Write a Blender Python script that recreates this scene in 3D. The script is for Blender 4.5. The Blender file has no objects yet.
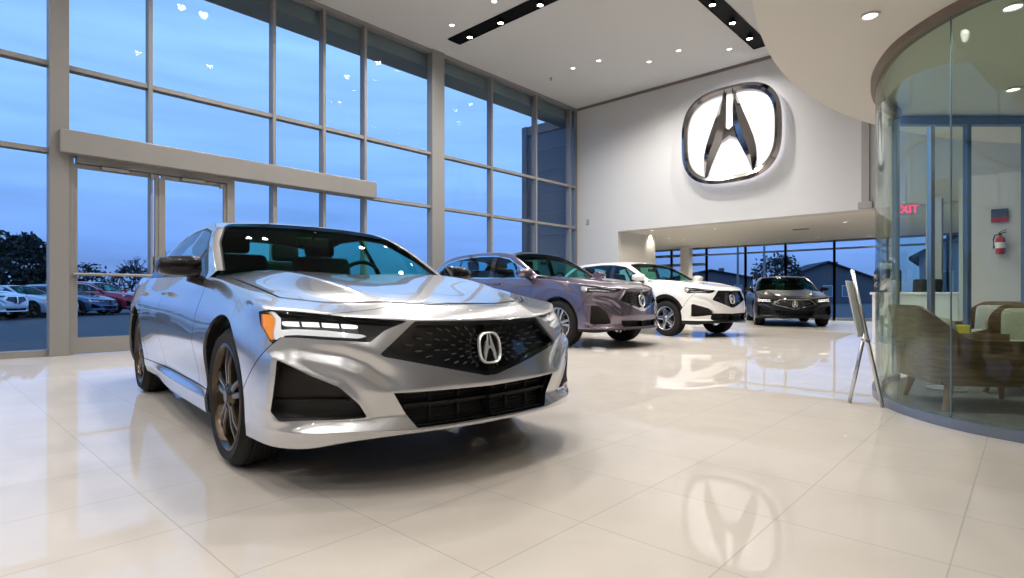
import bpy, bmesh, math, random
import numpy as np
from mathutils import Vector, Matrix, kdtree
random.seed(7)
C = bpy.context.scene.collection
PI = math.pi
R = math.radians

# ---------------------------------------------------------------- materials
MATS = {}
def mat(name, col, rough=.5, metal=0., coat=0., emit=None, estr=0., spec=.5, coat_rough=.03):
    m = bpy.data.materials.new(name); m.use_nodes = True
    b = m.node_tree.nodes['Principled BSDF']
    b.inputs['Base Color'].default_value = (*col, 1)
    b.inputs['Roughness'].default_value = rough
    b.inputs['Metallic'].default_value = metal
    b.inputs['Coat Weight'].default_value = coat
    b.inputs['Coat Roughness'].default_value = coat_rough
    b.inputs['Specular IOR Level'].default_value = spec
    if emit:
        b.inputs['Emission Color'].default_value = (*emit, 1)
        b.inputs['Emission Strength'].default_value = estr
    MATS[name] = m
    return m
def nodes(m): return m.node_tree.nodes, m.node_tree.links
def glass(name, tint, refl=.5, rough=0., ior=1.5, scatter=None):
    """thin pane: tinted see-through plus a Fresnel mirror"""
    m = bpy.data.materials.new(name); m.use_nodes = True
    n, l = nodes(m); n.clear()
    o = n.new('ShaderNodeOutputMaterial'); mx = n.new('ShaderNodeMixShader')
    t = n.new('ShaderNodeBsdfTransparent'); g = n.new('ShaderNodeBsdfGlossy')
    t.inputs[0].default_value = (*tint, 1); g.inputs['Roughness'].default_value = rough
    f = n.new('ShaderNodeFresnel'); ge = n.new('ShaderNodeNewGeometry')
    sg = n.new('ShaderNodeMath'); sg.operation = 'MULTIPLY_ADD'; sg.inputs[1].default_value = -2; sg.inputs[2].default_value = 1
    pw = n.new('ShaderNodeMath'); pw.operation = 'POWER'; pw.inputs[0].default_value = ior    # same Fresnel from both sides of the sheet
    l.new(ge.outputs['Backfacing'], sg.inputs[0]); l.new(sg.outputs[0], pw.inputs[1]); l.new(pw.outputs[0], f.inputs[0])
    k = n.new('ShaderNodeMath'); k.operation = 'MULTIPLY'; k.inputs[1].default_value = refl; k.use_clamp = True
    l.new(f.outputs[0], k.inputs[0]); l.new(k.outputs[0], mx.inputs[0])
    l.new(t.outputs[0], mx.inputs[1]); l.new(g.outputs[0], mx.inputs[2]); l.new(mx.outputs[0], o.inputs[0])
    MATS[name] = m
    return m
def noise_col(m, c1, c2, scale=8., detail=4., stretch=(1, 1, 1), lo=.35, hi=.65):
    n, l = nodes(m); b = n['Principled BSDF']
    tc = n.new('ShaderNodeTexCoord'); mp = n.new('ShaderNodeMapping'); mp.inputs['Scale'].default_value = stretch
    no = n.new('ShaderNodeTexNoise'); no.inputs['Scale'].default_value = scale; no.inputs['Detail'].default_value = detail
    r = n.new('ShaderNodeValToRGB'); r.color_ramp.elements[0].position = lo; r.color_ramp.elements[1].position = hi
    r.color_ramp.elements[0].color = (*c1, 1); r.color_ramp.elements[1].color = (*c2, 1)
    l.new(tc.outputs['Object'], mp.inputs[0]); l.new(mp.outputs[0], no.inputs[0]); l.new(no.outputs[0], r.inputs[0])
    l.new(r.outputs[0], b.inputs['Base Color'])
    return m

# ---------------------------------------------------------------- objects
def link(o, parent=None):
    C.objects.link(o)
    if parent is not None: o.parent = parent
    return o
def tag(o, label=None, cat=None, group=None, kind=None):
    if label: o['label'] = label
    if cat: o['category'] = cat
    if group: o['group'] = group
    if kind: o['kind'] = kind
    return o
def empty(name, loc=(0, 0, 0), rz=0., label=None, cat=None, group=None, parent=None):
    o = bpy.data.objects.new(name, None); o.empty_display_size = .2
    link(o, parent); o.location = loc; o.rotation_euler.z = rz
    return tag(o, label, cat, group)
def from_bm(name, bm, m, parent=None, smooth=False, angle=None):
    me = bpy.data.meshes.new(name)
    bmesh.ops.recalc_face_normals(bm, faces=bm.faces)
    bm.to_mesh(me); bm.free()
    if smooth:
        for p in me.polygons: p.use_smooth = True
        if angle: me.set_sharp_from_angle(angle=R(angle))
    me.materials.append(m)
    return link(bpy.data.objects.new(name, me), parent)
def bx(bm, c, s, rot=None, bev=0., seg=2):
    """box: centre, full size, optional rotation matrix, bevel"""
    r = bmesh.ops.create_cube(bm, size=1)
    vs = r['verts']
    for v in vs: v.co = Vector((v.co.x*s[0], v.co.y*s[1], v.co.z*s[2]))
    if bev > 0:
        es = list({e for v in vs for e in v.link_edges})
        rr = bmesh.ops.bevel(bm, geom=es, offset=bev, segments=seg, profile=.5, affect='EDGES')
        vs = list({v for f in rr['faces'] for v in f.verts} | {v for v in vs if v.is_valid})
    M = Matrix.Translation(c) @ (rot.to_4x4() if rot is not None else Matrix())
    for v in vs: v.co = M @ v.co
    return vs
def cyl(bm, p0, p1, r0, r1=None, seg=12, cap=True):
    p0, p1 = Vector(p0), Vector(p1); d = p1-p0; r1 = r0 if r1 is None else r1
    q = d.to_track_quat('Z', 'Y').to_matrix()
    a, b = [], []
    for i in range(seg):
        t = 2*PI*i/seg; u = q @ Vector((math.cos(t), math.sin(t), 0))
        a.append(bm.verts.new(p0+u*r0)); b.append(bm.verts.new(p1+u*r1))
    for i in range(seg):
        j = (i+1) % seg; bm.faces.new((a[i], a[j], b[j], b[i]))
    if cap: bm.faces.new(a[::-1]); bm.faces.new(b)
def tube(bm, pts, r, seg=8, closed=False):
    pts = [Vector(p) for p in pts]; n = len(pts); rings = []
    for i, p in enumerate(pts):
        if closed: d = pts[(i+1) % n]-pts[i-1]
        else: d = pts[min(i+1, n-1)]-pts[max(i-1, 0)]
        q = d.to_track_quat('Z', 'Y').to_matrix()
        rr = r[i] if isinstance(r, (list, tuple)) else r
        rings.append([bm.verts.new(p+q @ Vector((math.cos(2*PI*k/seg)*rr, math.sin(2*PI*k/seg)*rr, 0))) for k in range(seg)])
    for i in range(n if closed else n-1):
        A, B = rings[i], rings[(i+1) % n]
        off = 0
        if closed and i == n-1:
            off = min(range(seg), key=lambda o: (A[0].co-B[o].co).length)
        for k in range(seg):
            bm.faces.new((A[k], A[(k+1) % seg], B[(k+1+off) % seg], B[(k+off) % seg]))
    if not closed:
        bm.faces.new(rings[0][::-1]); bm.faces.new(rings[-1])
def lathe(bm, prof, axis='y', seg=48, c=(0, 0, 0), closed=False):
    """prof: (radius, height along axis)"""
    rings = []
    for r, h in prof:
        ring = []
        for k in range(seg):
            t = 2*PI*k/seg; a, b = r*math.cos(t), r*math.sin(t)
            p = {'y': (a, h, b), 'z': (a, b, h), 'x': (h, a, b)}[axis]
            ring.append(bm.verts.new(Vector(p)+Vector(c)))
        rings.append(ring)
    m = len(rings)
    for i in range(m if closed else m-1):
        A, B = rings[i], rings[(i+1) % m]
        for k in range(seg):
            bm.faces.new((A[k], A[(k+1) % seg], B[(k+1) % seg], B[k]))
    return rings
def prism(bm, poly, h0, h1, frame=None):
    """extrude 2-D polygon; frame maps (u,v,h) to a point"""
    fr = frame or (lambda u, v, h: Vector((u, v, h)))
    a = [bm.verts.new(fr(u, v, h0)) for u, v in poly]; b = [bm.verts.new(fr(u, v, h1)) for u, v in poly]
    n = len(poly)
    bm.faces.new(a[::-1]); bm.faces.new(b)
    for i in range(n): bm.faces.new((a[i], a[(i+1) % n], b[(i+1) % n], b[i]))
def box_obj(name, lo, hi, m, parent=None, bev=0.):
    bm = bmesh.new()
    bx(bm, [(a+b)/2 for a, b in zip(lo, hi)], [abs(b-a) for a, b in zip(lo, hi)], bev=bev)
    return from_bm(name, bm, m, parent)
def copy_tree(o, parent=None, skip=(), swap=None):
    c = o.copy(); C.objects.link(c)
    c.parent = parent
    if swap and o.type == 'MESH' and o.data.materials and o.data.materials[0].name in swap:
        c.material_slots[0].link = 'OBJECT'; c.material_slots[0].material = swap[o.data.materials[0].name]
    for ch in list(o.children):
        if ch.name.split('.')[0] not in skip: copy_tree(ch, c, skip, swap)
    return c

# ---------------------------------------------------------------- surface kernel (numpy)
class Soup:
    """polygon soup: V, N (n,3) and F (m,8) padded with -1"""
    def __init__(s, V, N, F): s.V, s.N, s.F = V, N, F
def pad(fs, k=8):
    F = -np.ones((len(fs), k), int)
    for i, f in enumerate(fs): F[i, :len(f)] = f
    return F
def compact(m):
    F = m.F
    if len(F) == 0: return Soup(np.zeros((0, 3)), np.zeros((0, 3)), F)
    u = np.unique(F[F >= 0]); mp = -np.ones(len(m.V)+1, int); mp[u] = np.arange(len(u))
    G = np.where(F >= 0, mp[np.where(F >= 0, F, 0)], -1)
    return Soup(m.V[u], m.N[u], G)
def cut(m, f):
    """split along f=0; returns (inside f<0, outside f>0)"""
    f = np.where(np.abs(f) < 1e-6, 1e-6, f)
    F = m.F; ok = F >= 0; fv = f[np.where(ok, F, 0)]
    ins = np.where(ok, fv < 0, True).all(1); out = np.where(ok, fv > 0, True).all(1)
    mix = ~(ins | out)
    V, N, nv = [], [], len(m.V)
    ed, fi, fo = {}, [], []
    for row in F[mix]:
        p = [i for i in row if i >= 0]; a, b = [], []
        for k, i in enumerate(p):
            j = p[(k+1) % len(p)]
            (a if f[i] < 0 else b).append(i)
            if (f[i] < 0) != (f[j] < 0):
                key = (i, j) if i < j else (j, i)
                e = ed.get(key)
                if e is None:
                    t = f[key[0]]/(f[key[0]]-f[key[1]])
                    V.append(m.V[key[0]]*(1-t)+m.V[key[1]]*t); n = m.N[key[0]]*(1-t)+m.N[key[1]]*t
                    N.append(n/(np.linalg.norm(n)+1e-12)); e = ed[key] = nv; nv += 1
                a.append(e); b.append(e)
        if 3 <= len(a) <= 8: fi.append(a)
        if 3 <= len(b) <= 8: fo.append(b)
    V2 = np.vstack([m.V]+([np.array(V)] if V else [])); N2 = np.vstack([m.N]+([np.array(N)] if N else []))
    A = np.vstack([F[ins], pad(fi)]) if fi else F[ins]
    B = np.vstack([F[out], pad(fo)]) if fo else F[out]
    return compact(Soup(V2, N2, A)), compact(Soup(V2, N2, B))
def sdf(P, poly):
    """signed distance (negative inside) of points P (n,2) to polygon"""
    poly = np.array(poly, float); d = np.full(len(P), 1e9); inside = np.zeros(len(P), bool)
    n = len(poly)
    for i in range(n):
        a, b = poly[i], poly[(i+1) % n]; e = b-a
        w = P-a; t = np.clip((w@e)/(e@e+1e-12), 0, 1)
        d = np.minimum(d, np.hypot(*(w-t[:, None]*e).T))
        c = (a[1] > P[:, 1]) != (b[1] > P[:, 1])
        if abs(e[1]) > 1e-12:
            inside ^= c & (P[:, 0] < a[0]+(P[:, 1]-a[1])*e[0]/e[1])
    return np.where(inside, -d, d)
def wz(m): return np.stack([np.abs(m.V[:, 1]), m.V[:, 2]], 1)
def xz(m): return m.V[:, [0, 2]]
def xw(m): return np.stack([m.V[:, 0], np.abs(m.V[:, 1])], 1)
def moved(m, d): return Soup(m.V+np.array(d), m.N.copy(), m.F)
def inset(m, k): return Soup(m.V-m.N*k, m.N.copy(), m.F)
def side(m, s):
    """faces on the +y (s=1) or -y (s=-1) half"""
    F = m.F; ok = F >= 0
    cy = np.where(ok, m.V[np.where(ok, F, 0), 1], 0).sum(1)/ok.sum(1)
    return compact(Soup(m.V, m.N, F[cy*s > 0]))
def join(*ms):
    V, N, F, o = [], [], [], 0
    for m in ms:
        V.append(m.V); N.append(m.N); F.append(np.where(m.F >= 0, m.F+o, -1)); o += len(m.V)
    return Soup(np.vstack(V), np.vstack(N), np.vstack(F))
def bedges(m):
    cnt = {}
    for row in m.F:
        p = [i for i in row if i >= 0]
        for k, i in enumerate(p):
            j = p[(k+1) % len(p)]; key = (i, j) if i < j else (j, i)
            if key in cnt: cnt[key] = None
            else: cnt[key] = (i, j)
    return [v for v in cnt.values() if v]
def rim(m, pick, d):
    """wall swept by the picked boundary edges along vector field d (n,3) or a constant"""
    es = [e for e in bedges(m) if pick[e[0]] and pick[e[1]]]
    D = np.broadcast_to(np.array(d, float), m.V.shape)
    V, N, F = [], [], []
    for a, b in es:
        o = len(V)
        pa, pb = m.V[a], m.V[b]; qa, qb = pa+D[a], pb+D[b]
        n = np.cross(pb-pa, qa-pa); n = n/(np.linalg.norm(n)+1e-12)
        V += [pb, pa, qa, qb]; N += [-n]*4; F.append([o, o+1, o+2, o+3])
    if not F: return Soup(np.zeros((0, 3)), np.zeros((0, 3)), -np.ones((0, 8), int))
    return Soup(np.array(V), np.array(N), pad(F))
def put(name, m, material, parent=None, smooth=True):
    if len(m.F) == 0: return None
    me = bpy.data.meshes.new(name)
    F = m.F; ok = F >= 0; cnt = ok.sum(1)
    fl = F[ok]
    me.vertices.add(len(m.V)); me.vertices.foreach_set('co', m.V.astype(np.float32).ravel())
    me.loops.add(len(fl)); me.loops.foreach_set('vertex_index', fl.astype(np.int32))
    me.polygons.add(len(F)); st = np.concatenate([[0], np.cumsum(cnt)[:-1]])
    me.polygons.foreach_set('loop_start', st.astype(np.int32))
    me.update(calc_edges=True)
    if smooth:
        me.polygons.foreach_set('use_smooth', np.ones(len(F), bool))
        me.normals_split_custom_set_from_vertices([tuple(n) for n in m.N])
    me.materials.append(material)
    return link(bpy.data.objects.new(name, me), parent)

def limit(verts, faces, creases, level):
    me = bpy.data.meshes.new('cage'); me.from_pydata([tuple(v) for v in verts], [], faces); me.update()
    if creases:
        at = me.attributes.new('crease_edge', 'FLOAT', 'EDGE')
        look = {tuple(sorted(e.vertices)): e.index for e in me.edges}
        for (a, b), c in creases.items():
            k = look.get((min(a, b), max(a, b)))
            if k is not None: at.data[k].value = c
    o = bpy.data.objects.new('cage', me); C.objects.link(o)
    md = o.modifiers.new('s', 'SUBSURF'); md.levels = level; md.render_levels = level; md.boundary_smooth = 'PRESERVE_CORNERS'
    dg = bpy.context.evaluated_depsgraph_get(); ev = o.evaluated_get(dg); em = ev.to_mesh()
    V = np.empty(len(em.vertices)*3, np.float32); em.vertices.foreach_get('co', V); V = V.reshape(-1, 3).astype(float)
    F = np.empty(len(em.loops), np.int32); em.loops.foreach_get('vertex_index', F); F = F.reshape(-1, 4).astype(int)
    ev.to_mesh_clear(); bpy.data.objects.remove(o); bpy.data.meshes.remove(me)
    return V, F
def skin(verts, faces, creases, level, fit=5):
    """subdivision surface that passes through the given cage points"""
    P = np.array(verts, float); Q = P.copy()
    for _ in range(fit):
        L, _f = limit(Q, faces, creases, 1)
        Q = Q+.8*(P-L[:len(P)])
    V, F = limit(Q, faces, creases, level)
    n = np.cross(V[F[:, 2]]-V[F[:, 0]], V[F[:, 3]]-V[F[:, 1]])
    N = np.zeros_like(V)
    for k in range(4): np.add.at(N, F[:, k], n)
    N /= np.linalg.norm(N, axis=1)[:, None]+1e-12
    return Soup(V, N, np.hstack([F, -np.ones((len(F), 4), int)]))
ONLY = False
HIGH_W, SLOT_W, LOW_W, ANNEX_W, EXPO = 262., 140., 45., 190., 0.; SKY = 1.3
MDX_P = (-5.6, 8.2, -4.); RDX_P = (-5.33, 11.59, -13.); BLK_P = (-4.94, 16.8, -66.)
LOT = [('m', -36.1, 8.1, 43, 'red', 'red crossover outside seen between the door frame and the silver sedan'),
 ('s', -34.4, 6.3, 43, 'blue', 'dark blue car outside, nearer neighbour of the red crossover'),
 ('s', -32.6, 4.4, 43, 'silver', 'silver car outside just right of the wide window column'),
 ('m', -30.8, 2.4, 43, 'white', 'pale crossover outside just left of the wide window column'),
 ('s', -29.0, .4, 43, 'silver', 'silver car outside at the left edge of the picture'),
 ('s', -48.1, 10.4, 43, 'white', 'white car in the far row outside behind the red crossover'),
 ('m', -46.0, 8.0, 43, 'silver', 'silver crossover in the far row outside behind the dark blue car'),
 ('s', -43.8, 5.5, 43, 'grey', 'grey car in the far row outside beside the wide window column')]
TREES = [(-14.4, 46, 4.2, 1.9, True, 'dark round tree outside above the roof of the black sedan'), (-60, 6.0, 5.9, 2.5, True, 'big dark tree outside the left window'), (-72, 18.0, 5.6, 2.2, False, 'bare tree outside left of the door centre post'),
 (-82, 25, 6.9, 2.4, False, 'taller bare tree outside beside the door centre post'), (-72, 12.4, 4.3, 2.4, True, 'low bushy tree outside behind the push bar'),
 (-84, 19.5, 4.8, 2.4, True, 'low bushy tree outside between the bare trees'), (-72, 26.5, 5.2, 2.2, True, 'bushy tree outside behind the silver car mirror'),
 (-66, 1.6, 3.9, 2.0, True, 'low tree outside at the left picture edge')]
# ---------------------------------------------------------------- car body tables (x forward from the front axle, half width w, height z)
ROWS = [  # one list per column: rows from the underside up to the leading edge / belt line
 [(.80,0,.235),(.962,0,.254),(.970,0,.270),(.948,0,.338),(.964,0,.436),(.960,0,.505),(.950,0,.62),(.924,0,.737)],
 [(.80,.19,.235),(.955,.19,.254),(.962,.19,.270),(.940,.19,.338),(.954,.19,.437),(.951,.19,.508),(.940,.19,.62),(.912,.19,.738)],
 [(.78,.36,.235),(.925,.37,.253),(.934,.38,.270),(.914,.37,.336),(.928,.37,.438),(.921,.365,.514),(.907,.365,.62),(.877,.364,.741)],
 [(.74,.49,.230),(.880,.52,.248),(.890,.525,.279),(.868,.50,.332),(.893,.49,.437),(.880,.50,.520),(.863,.522,.605),(.812,.505,.752)],
 [(.68,.62,.220),(.800,.67,.232),(.818,.672,.281),(.790,.645,.326),(.832,.620,.440),(.812,.648,.540),(.788,.645,.645),(.700,.665,.768)],
 [(.60,.72,.205),(.708,.780,.210),(.722,.785,.276),(.690,.765,.325),(.708,.765,.446),(.704,.778,.555),(.680,.779,.658),(.575,.790,.787)],
 [(.47,.80,.205),(.590,.880,.214),(.600,.890,.285),(.592,.888,.345),(.592,.892,.450),(.592,.886,.560),(.560,.880,.655),(.440,.893,.797)],
 [(.28,.80,.21),(.40,.915,.222),(.40,.928,.29),(.395,.932,.36),(.385,.936,.46),(.36,.938,.57),(.33,.930,.68),(.22,.868,.838)],
 [(-.05,.80,.20),(0,.925,.21),(0,.940,.29),(0,.945,.37),(0,.948,.48),(0,.948,.60),(0,.935,.73),(-.02,.872,.882)],
 [(-.47,.78,.19),(-.47,.918,.205),(-.47,.924,.285),(-.47,.906,.36),(-.47,.925,.48),(-.47,.945,.60),(-.47,.925,.76),(-.47,.866,.936)],
 [(-.95,.78,.19),(-.95,.918,.200),(-.95,.922,.280),(-.95,.898,.35),(-.95,.920,.47),(-.95,.945,.59),(-.95,.930,.77),(-.95,.858,.966)],
 [(-1.6,.78,.19),(-1.6,.918,.205),(-1.6,.924,.285),(-1.6,.898,.35),(-1.6,.920,.46),(-1.6,.948,.58),(-1.6,.935,.79),(-1.6,.854,.982)],
 [(-2.2,.78,.19),(-2.2,.895,.215),(-2.2,.920,.280),(-2.2,.925,.36),(-2.2,.940,.46),(-2.2,.952,.58),(-2.2,.942,.80),(-2.2,.850,.992)],
 [(-2.87,.78,.20),(-2.87,.925,.225),(-2.87,.945,.295),(-2.87,.955,.38),(-2.87,.962,.48),(-2.87,.960,.60),(-2.87,.945,.81),(-2.87,.845,1.0)],
 [(-3.32,.78,.24),(-3.36,.90,.25),(-3.36,.925,.32),(-3.36,.935,.40),(-3.36,.938,.50),(-3.36,.935,.62),(-3.36,.915,.81),(-3.36,.82,1.01)],
 [(-3.70,.62,.27),(-3.84,.76,.27),(-3.87,.785,.34),(-3.88,.795,.42),(-3.88,.80,.52),(-3.88,.80,.64),(-3.87,.785,.80),(-3.82,.73,1.005)],
 [(-3.80,.38,.28),(-3.95,.42,.28),(-3.98,.42,.34),(-3.99,.42,.42),(-4.0,.42,.52),(-4.0,.42,.64),(-3.99,.42,.82),(-3.93,.42,1.02)],
 [(-3.82,0,.28),(-3.98,0,.28),(-4.0,0,.34),(-4.01,0,.42),(-4.02,0,.52),(-4.02,0,.64),(-4.01,0,.82),(-3.96,0,1.025)],
]
HOOD = [
 [(.790,0,.797),(.775,.19,.798),(.720,.40,.802),(.62,.52,.806),(.50,.64,.815),(.38,.77,.828)],
 [(.45,0,.868),(.43,.22,.870),(.378,.478,.893),(.27,.58,.876),(.16,.68,.870),(.06,.79,.880)],
 [(0,0,.932),(-.02,.26,.942),(-.12,.535,.972),(-.24,.62,.955),(-.34,.72,.944),(-.42,.805,.940)],
 [(-.50,0,.985),(-.53,.27,.996),(-.62,.50,1.006),(-.70,.61,.996),(-.80,.70,.982),(-.89,.79,.973)],
]
DECK = [(-2.87,.42,1.03),(-2.87,0,1.035),(-3.38,.42,1.04),(-3.38,0,1.05)]
GREEN = dict(  # greenhouse, columns nose to tail
 t0=[(-.64,.855,.950),(-1.0,.850,.962),(-1.35,.848,.972),(-1.7,.846,.978),(-2.15,.843,.982),(-2.6,.838,.985),(-2.95,.83,.99),(-3.2,.82,.995),(-3.42,.80,1.0)],
 t2=[(-.665,.815,.985),(-1.02,.765,1.155),(-1.35,.668,1.312),(-1.7,.628,1.366),(-2.15,.618,1.372),(-2.6,.632,1.325),(-2.95,.675,1.215),(-3.22,.73,1.08),(-3.42,.765,1.012)],
 t3=[(-.66,.795,1.0),(-1.0,.742,1.192),(-1.33,.645,1.348),(-1.7,.598,1.400),(-2.15,.588,1.406),(-2.6,.602,1.358),(-2.95,.645,1.245),(-3.25,.70,1.10),(-3.46,.74,1.025)],
 t4=[(-.56,.42,.99),(-.89,.41,1.166),(-1.34,.35,1.374),(-1.75,.33,1.423),(-2.15,.32,1.429),(-2.6,.33,1.39),(-2.98,.36,1.262),(-3.28,.38,1.112),(-3.5,.4,1.035)],
 t5=[(-.51,0,.985),(-.85,0,1.158),(-1.35,0,1.382),(-1.75,0,1.430),(-2.15,0,1.436),(-2.6,0,1.40),(-3.0,0,1.268),(-3.3,0,1.118),(-3.53,0,1.04)])
GREEN_SUV = dict(
 t0=[(-.60,.885,1.12),(-.98,.885,1.14),(-1.38,.885,1.15),(-1.8,.885,1.16),(-2.3,.885,1.17),(-2.9,.88,1.19),(-3.3,.87,1.20),(-3.65,.85,1.21),(-3.86,.80,1.21)],
 t2=[(-.62,.845,1.165),(-1.0,.805,1.365),(-1.40,.735,1.545),(-1.8,.705,1.612),(-2.3,.695,1.63),(-2.9,.695,1.605),(-3.3,.71,1.545),(-3.65,.74,1.40),(-3.86,.77,1.23)],
 t3=[(-.60,.825,1.18),(-.98,.785,1.40),(-1.38,.705,1.592),(-1.8,.672,1.658),(-2.3,.662,1.675),(-2.9,.665,1.655),(-3.3,.68,1.60),(-3.68,.70,1.43),(-3.90,.73,1.24)],
 t4=[(-.50,.43,1.16),(-.88,.42,1.38),(-1.36,.39,1.622),(-1.8,.37,1.69),(-2.3,.36,1.705),(-2.9,.36,1.685),(-3.38,.37,1.63),(-3.74,.38,1.44),(-3.97,.4,1.23)],
 t5=[(-.45,0,1.15),(-.85,0,1.375),(-1.36,0,1.632),(-1.8,0,1.70),(-2.3,0,1.714),(-2.9,0,1.694),(-3.4,0,1.64),(-3.77,0,1.44),(-4.0,0,1.22)])
SHAPES = dict(  # openings, in (w,z), (x,z) or (x,w)
 grille=[(0,.731),(.364,.736),(.524,.600),(.51,.588),(.03,.474),(0,.473)],
 lamp=[(.392,.7385),(.50,.7475),(.66,.764),(.79,.782),(.872,.789),(.893,.780),(.895,.72),(.878,.644),(.852,.672),(.80,.672),(.70,.662),(.60,.654),(.555,.651),(.49,.70)],
 intake=[(.874,.582),(.77,.516),(.68,.469),(.61,.395),(.573,.334),(.70,.326),(.868,.324),(.892,.365)],
 lower=[(0,.425),(.478,.433),(.43,.35),(.382,.276),(0,.276)],
 hood=[(.755,-.1),(.742,.2),(.665,.42),(.50,.62),(.31,.765),(-.1,.772),(-.57,.775),(-.86,.785),(-.90,.74),(-.70,.6),(-.55,.3),(-.52,-.1)],
 fdoor=[(-.60,1.1),(-.585,.85),(-.62,.62),(-.66,.33),(-1.72,.33),(-1.74,1.1)],
 rdoor=[(-1.74,1.1),(-1.72,.33),(-2.33,.33),(-2.40,.48),(-2.60,.74),(-2.80,1.1)],
 dlo=[(-.74,.970),(-1.02,1.128),(-1.37,1.288),(-1.7,1.343),(-2.15,1.348),(-2.6,1.298),(-2.85,1.205),(-3.03,1.09),(-3.06,1.02),(-2.9,1.01),(-2.15,1.0),(-1.35,.99)],
 bpil=(-1.70,-1.79,-1.73,-1.80), cpil=(-2.62,-2.66,-2.52,-2.56),
 wind=[(-.40,-.1),(-.42,.3),(-.50,.55),(-.62,.765),(-1.0,.70),(-1.30,.592),(-1.37,.55),(-1.395,.3),(-1.40,-.1)],
 rearw=[(-2.68,-.1),(-2.70,.3),(-2.74,.54),(-2.98,.58),(-3.25,.64),(-3.36,.62),(-3.40,.3),(-3.42,-.1)],
 tail=[(.30,.90),(.50,.92),(.95,.92),(.95,.76),(.70,.78),(.45,.82)])

VALLEY = [(.850,.634),(.76,.618),(.66,.598),(.58,.562),(.515,.508),(.47,.462)]
def lerp_map(v, a, b): return np.interp(v, a, b)
def car_body(o, level):
    """-> lower body mesh, greenhouse mesh"""
    fx, fw, fz = o['fx'], o['fw'], o['fz']
    def W(p): return (fx(p[0]), p[1]*fw, fz(p[2]))
    def mk(P, quads, crease):
        V = [tuple(p) for p in P]; mir = {}
        for i, p in enumerate(P):
            if p[1] < 1e-6: mir[i] = i
            else: mir[i] = len(V); V.append((p[0], -p[1], p[2]))
        F = [tuple(q) for q in quads]+[tuple(mir[i] for i in q[::-1]) for q in quads]
        c = {}
        for (a, b), k in crease.items(): c[(a, b)] = k; c[(mir[a], mir[b])] = k
        return skin(V, F, c, level)
    P = []; nc, nr = len(ROWS), 8
    for col in ROWS: P += [W(p) for p in col]
    A = lambda c, r: c*nr+r
    H = {}
    for k, row in enumerate(HOOD):
        for j, p in enumerate(row): H[(k+1, j)] = len(P); P.append(W(p))
    for j in range(7): H[(0, j)] = A(j, 7)
    for k in range(1, 5): H[(k, 6)] = A(6+k, 7)
    D = {}
    for i, p in enumerate(DECK): D[i] = len(P); P.append(W(p))
    q, cr = [], {}
    for c in range(nc-1):
        for r in range(nr-1): q.append((A(c, r), A(c, r+1), A(c+1, r+1), A(c+1, r)))
    for k in range(4):
        for j in range(6): q.append((H[(k, j)], H[(k+1, j)], H[(k+1, j+1)], H[(k, j+1)]))
    a13, a14, a15, a16, a17 = [A(i, 7) for i in (13, 14, 15, 16, 17)]
    q += [(a13, D[0], D[2], a14), (D[0], D[1], D[3], D[2]), (a14, D[2], a16, a15), (D[2], D[3], a17, a16)]
    # feature creases
    for c in range(7): cr[(A(c, 7), A(c+1, 7))] = .75 if c < 6 else .35
    for c in range(7, nc-1): cr[(A(c, 7), A(c+1, 7))] = .35
    for c in range(0, 7): cr[(A(c, 1), A(c+1, 1))] = .8; cr[(A(c, 2), A(c+1, 2))] = .8; cr[(A(c, 3), A(c+1, 3))] = .5
    for c in range(0, 4): cr[(A(c, 4), A(c+1, 4))] = .45
    for c in range(7, nc-1): cr[(A(c, 1), A(c+1, 1))] = .6; cr[(A(c, 2), A(c+1, 2))] = .6
    for c in range(9, 12): cr[(A(c, 5), A(c+1, 5))] = .45
    for c in range(7, 14): cr[(A(c, 6), A(c+1, 6))] = .3
    for k in range(0, 4): cr[(H[(k, 2)], H[(k+1, 2)])] = .9
    for c in (14, 15, 16): cr[(A(c, 7), A(c+1, 7))] = .7
    body = mk(P, [t[::-1] for t in q], cr)
    G = o['green']; P = []; n = 9
    lst = []
    for t in ('t0', 't1', 't2', 't3', 't4', 't5'):
        for i in range(n):
            if t == 't1':
                a, b = G['t0'][i], G['t2'][i]; p = ((a[0]+b[0])/2, (a[1]+b[1])/2+.012*min(1, abs(b[2]-a[2])*4), (a[2]+b[2])/2)
            else: p = G[t][i]
            P.append((o['gx'](p[0]), p[1]*o.get('gw', 1), o.get('gz', lambda z: z)(p[2])))
    q, cr = [], {}
    for t in range(5):
        for i in range(n-1): q.append((t*n+i, t*n+i+1, (t+1)*n+i+1, (t+1)*n+i))
    for i in range(n-1): cr[(2*n+i, 2*n+i+1)] = .5; cr[(3*n+i, 3*n+i+1)] = .5
    green = mk(P, q, cr)
    for m in (body, green):   # make normals point outwards
        i = np.argmax(m.V[:, 2]); 
        if m.N[i, 2] < 0: m.N *= -1; ok = (m.F[:, :4])[:, ::-1]; m.F[:, :4] = ok
    return body, green

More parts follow.
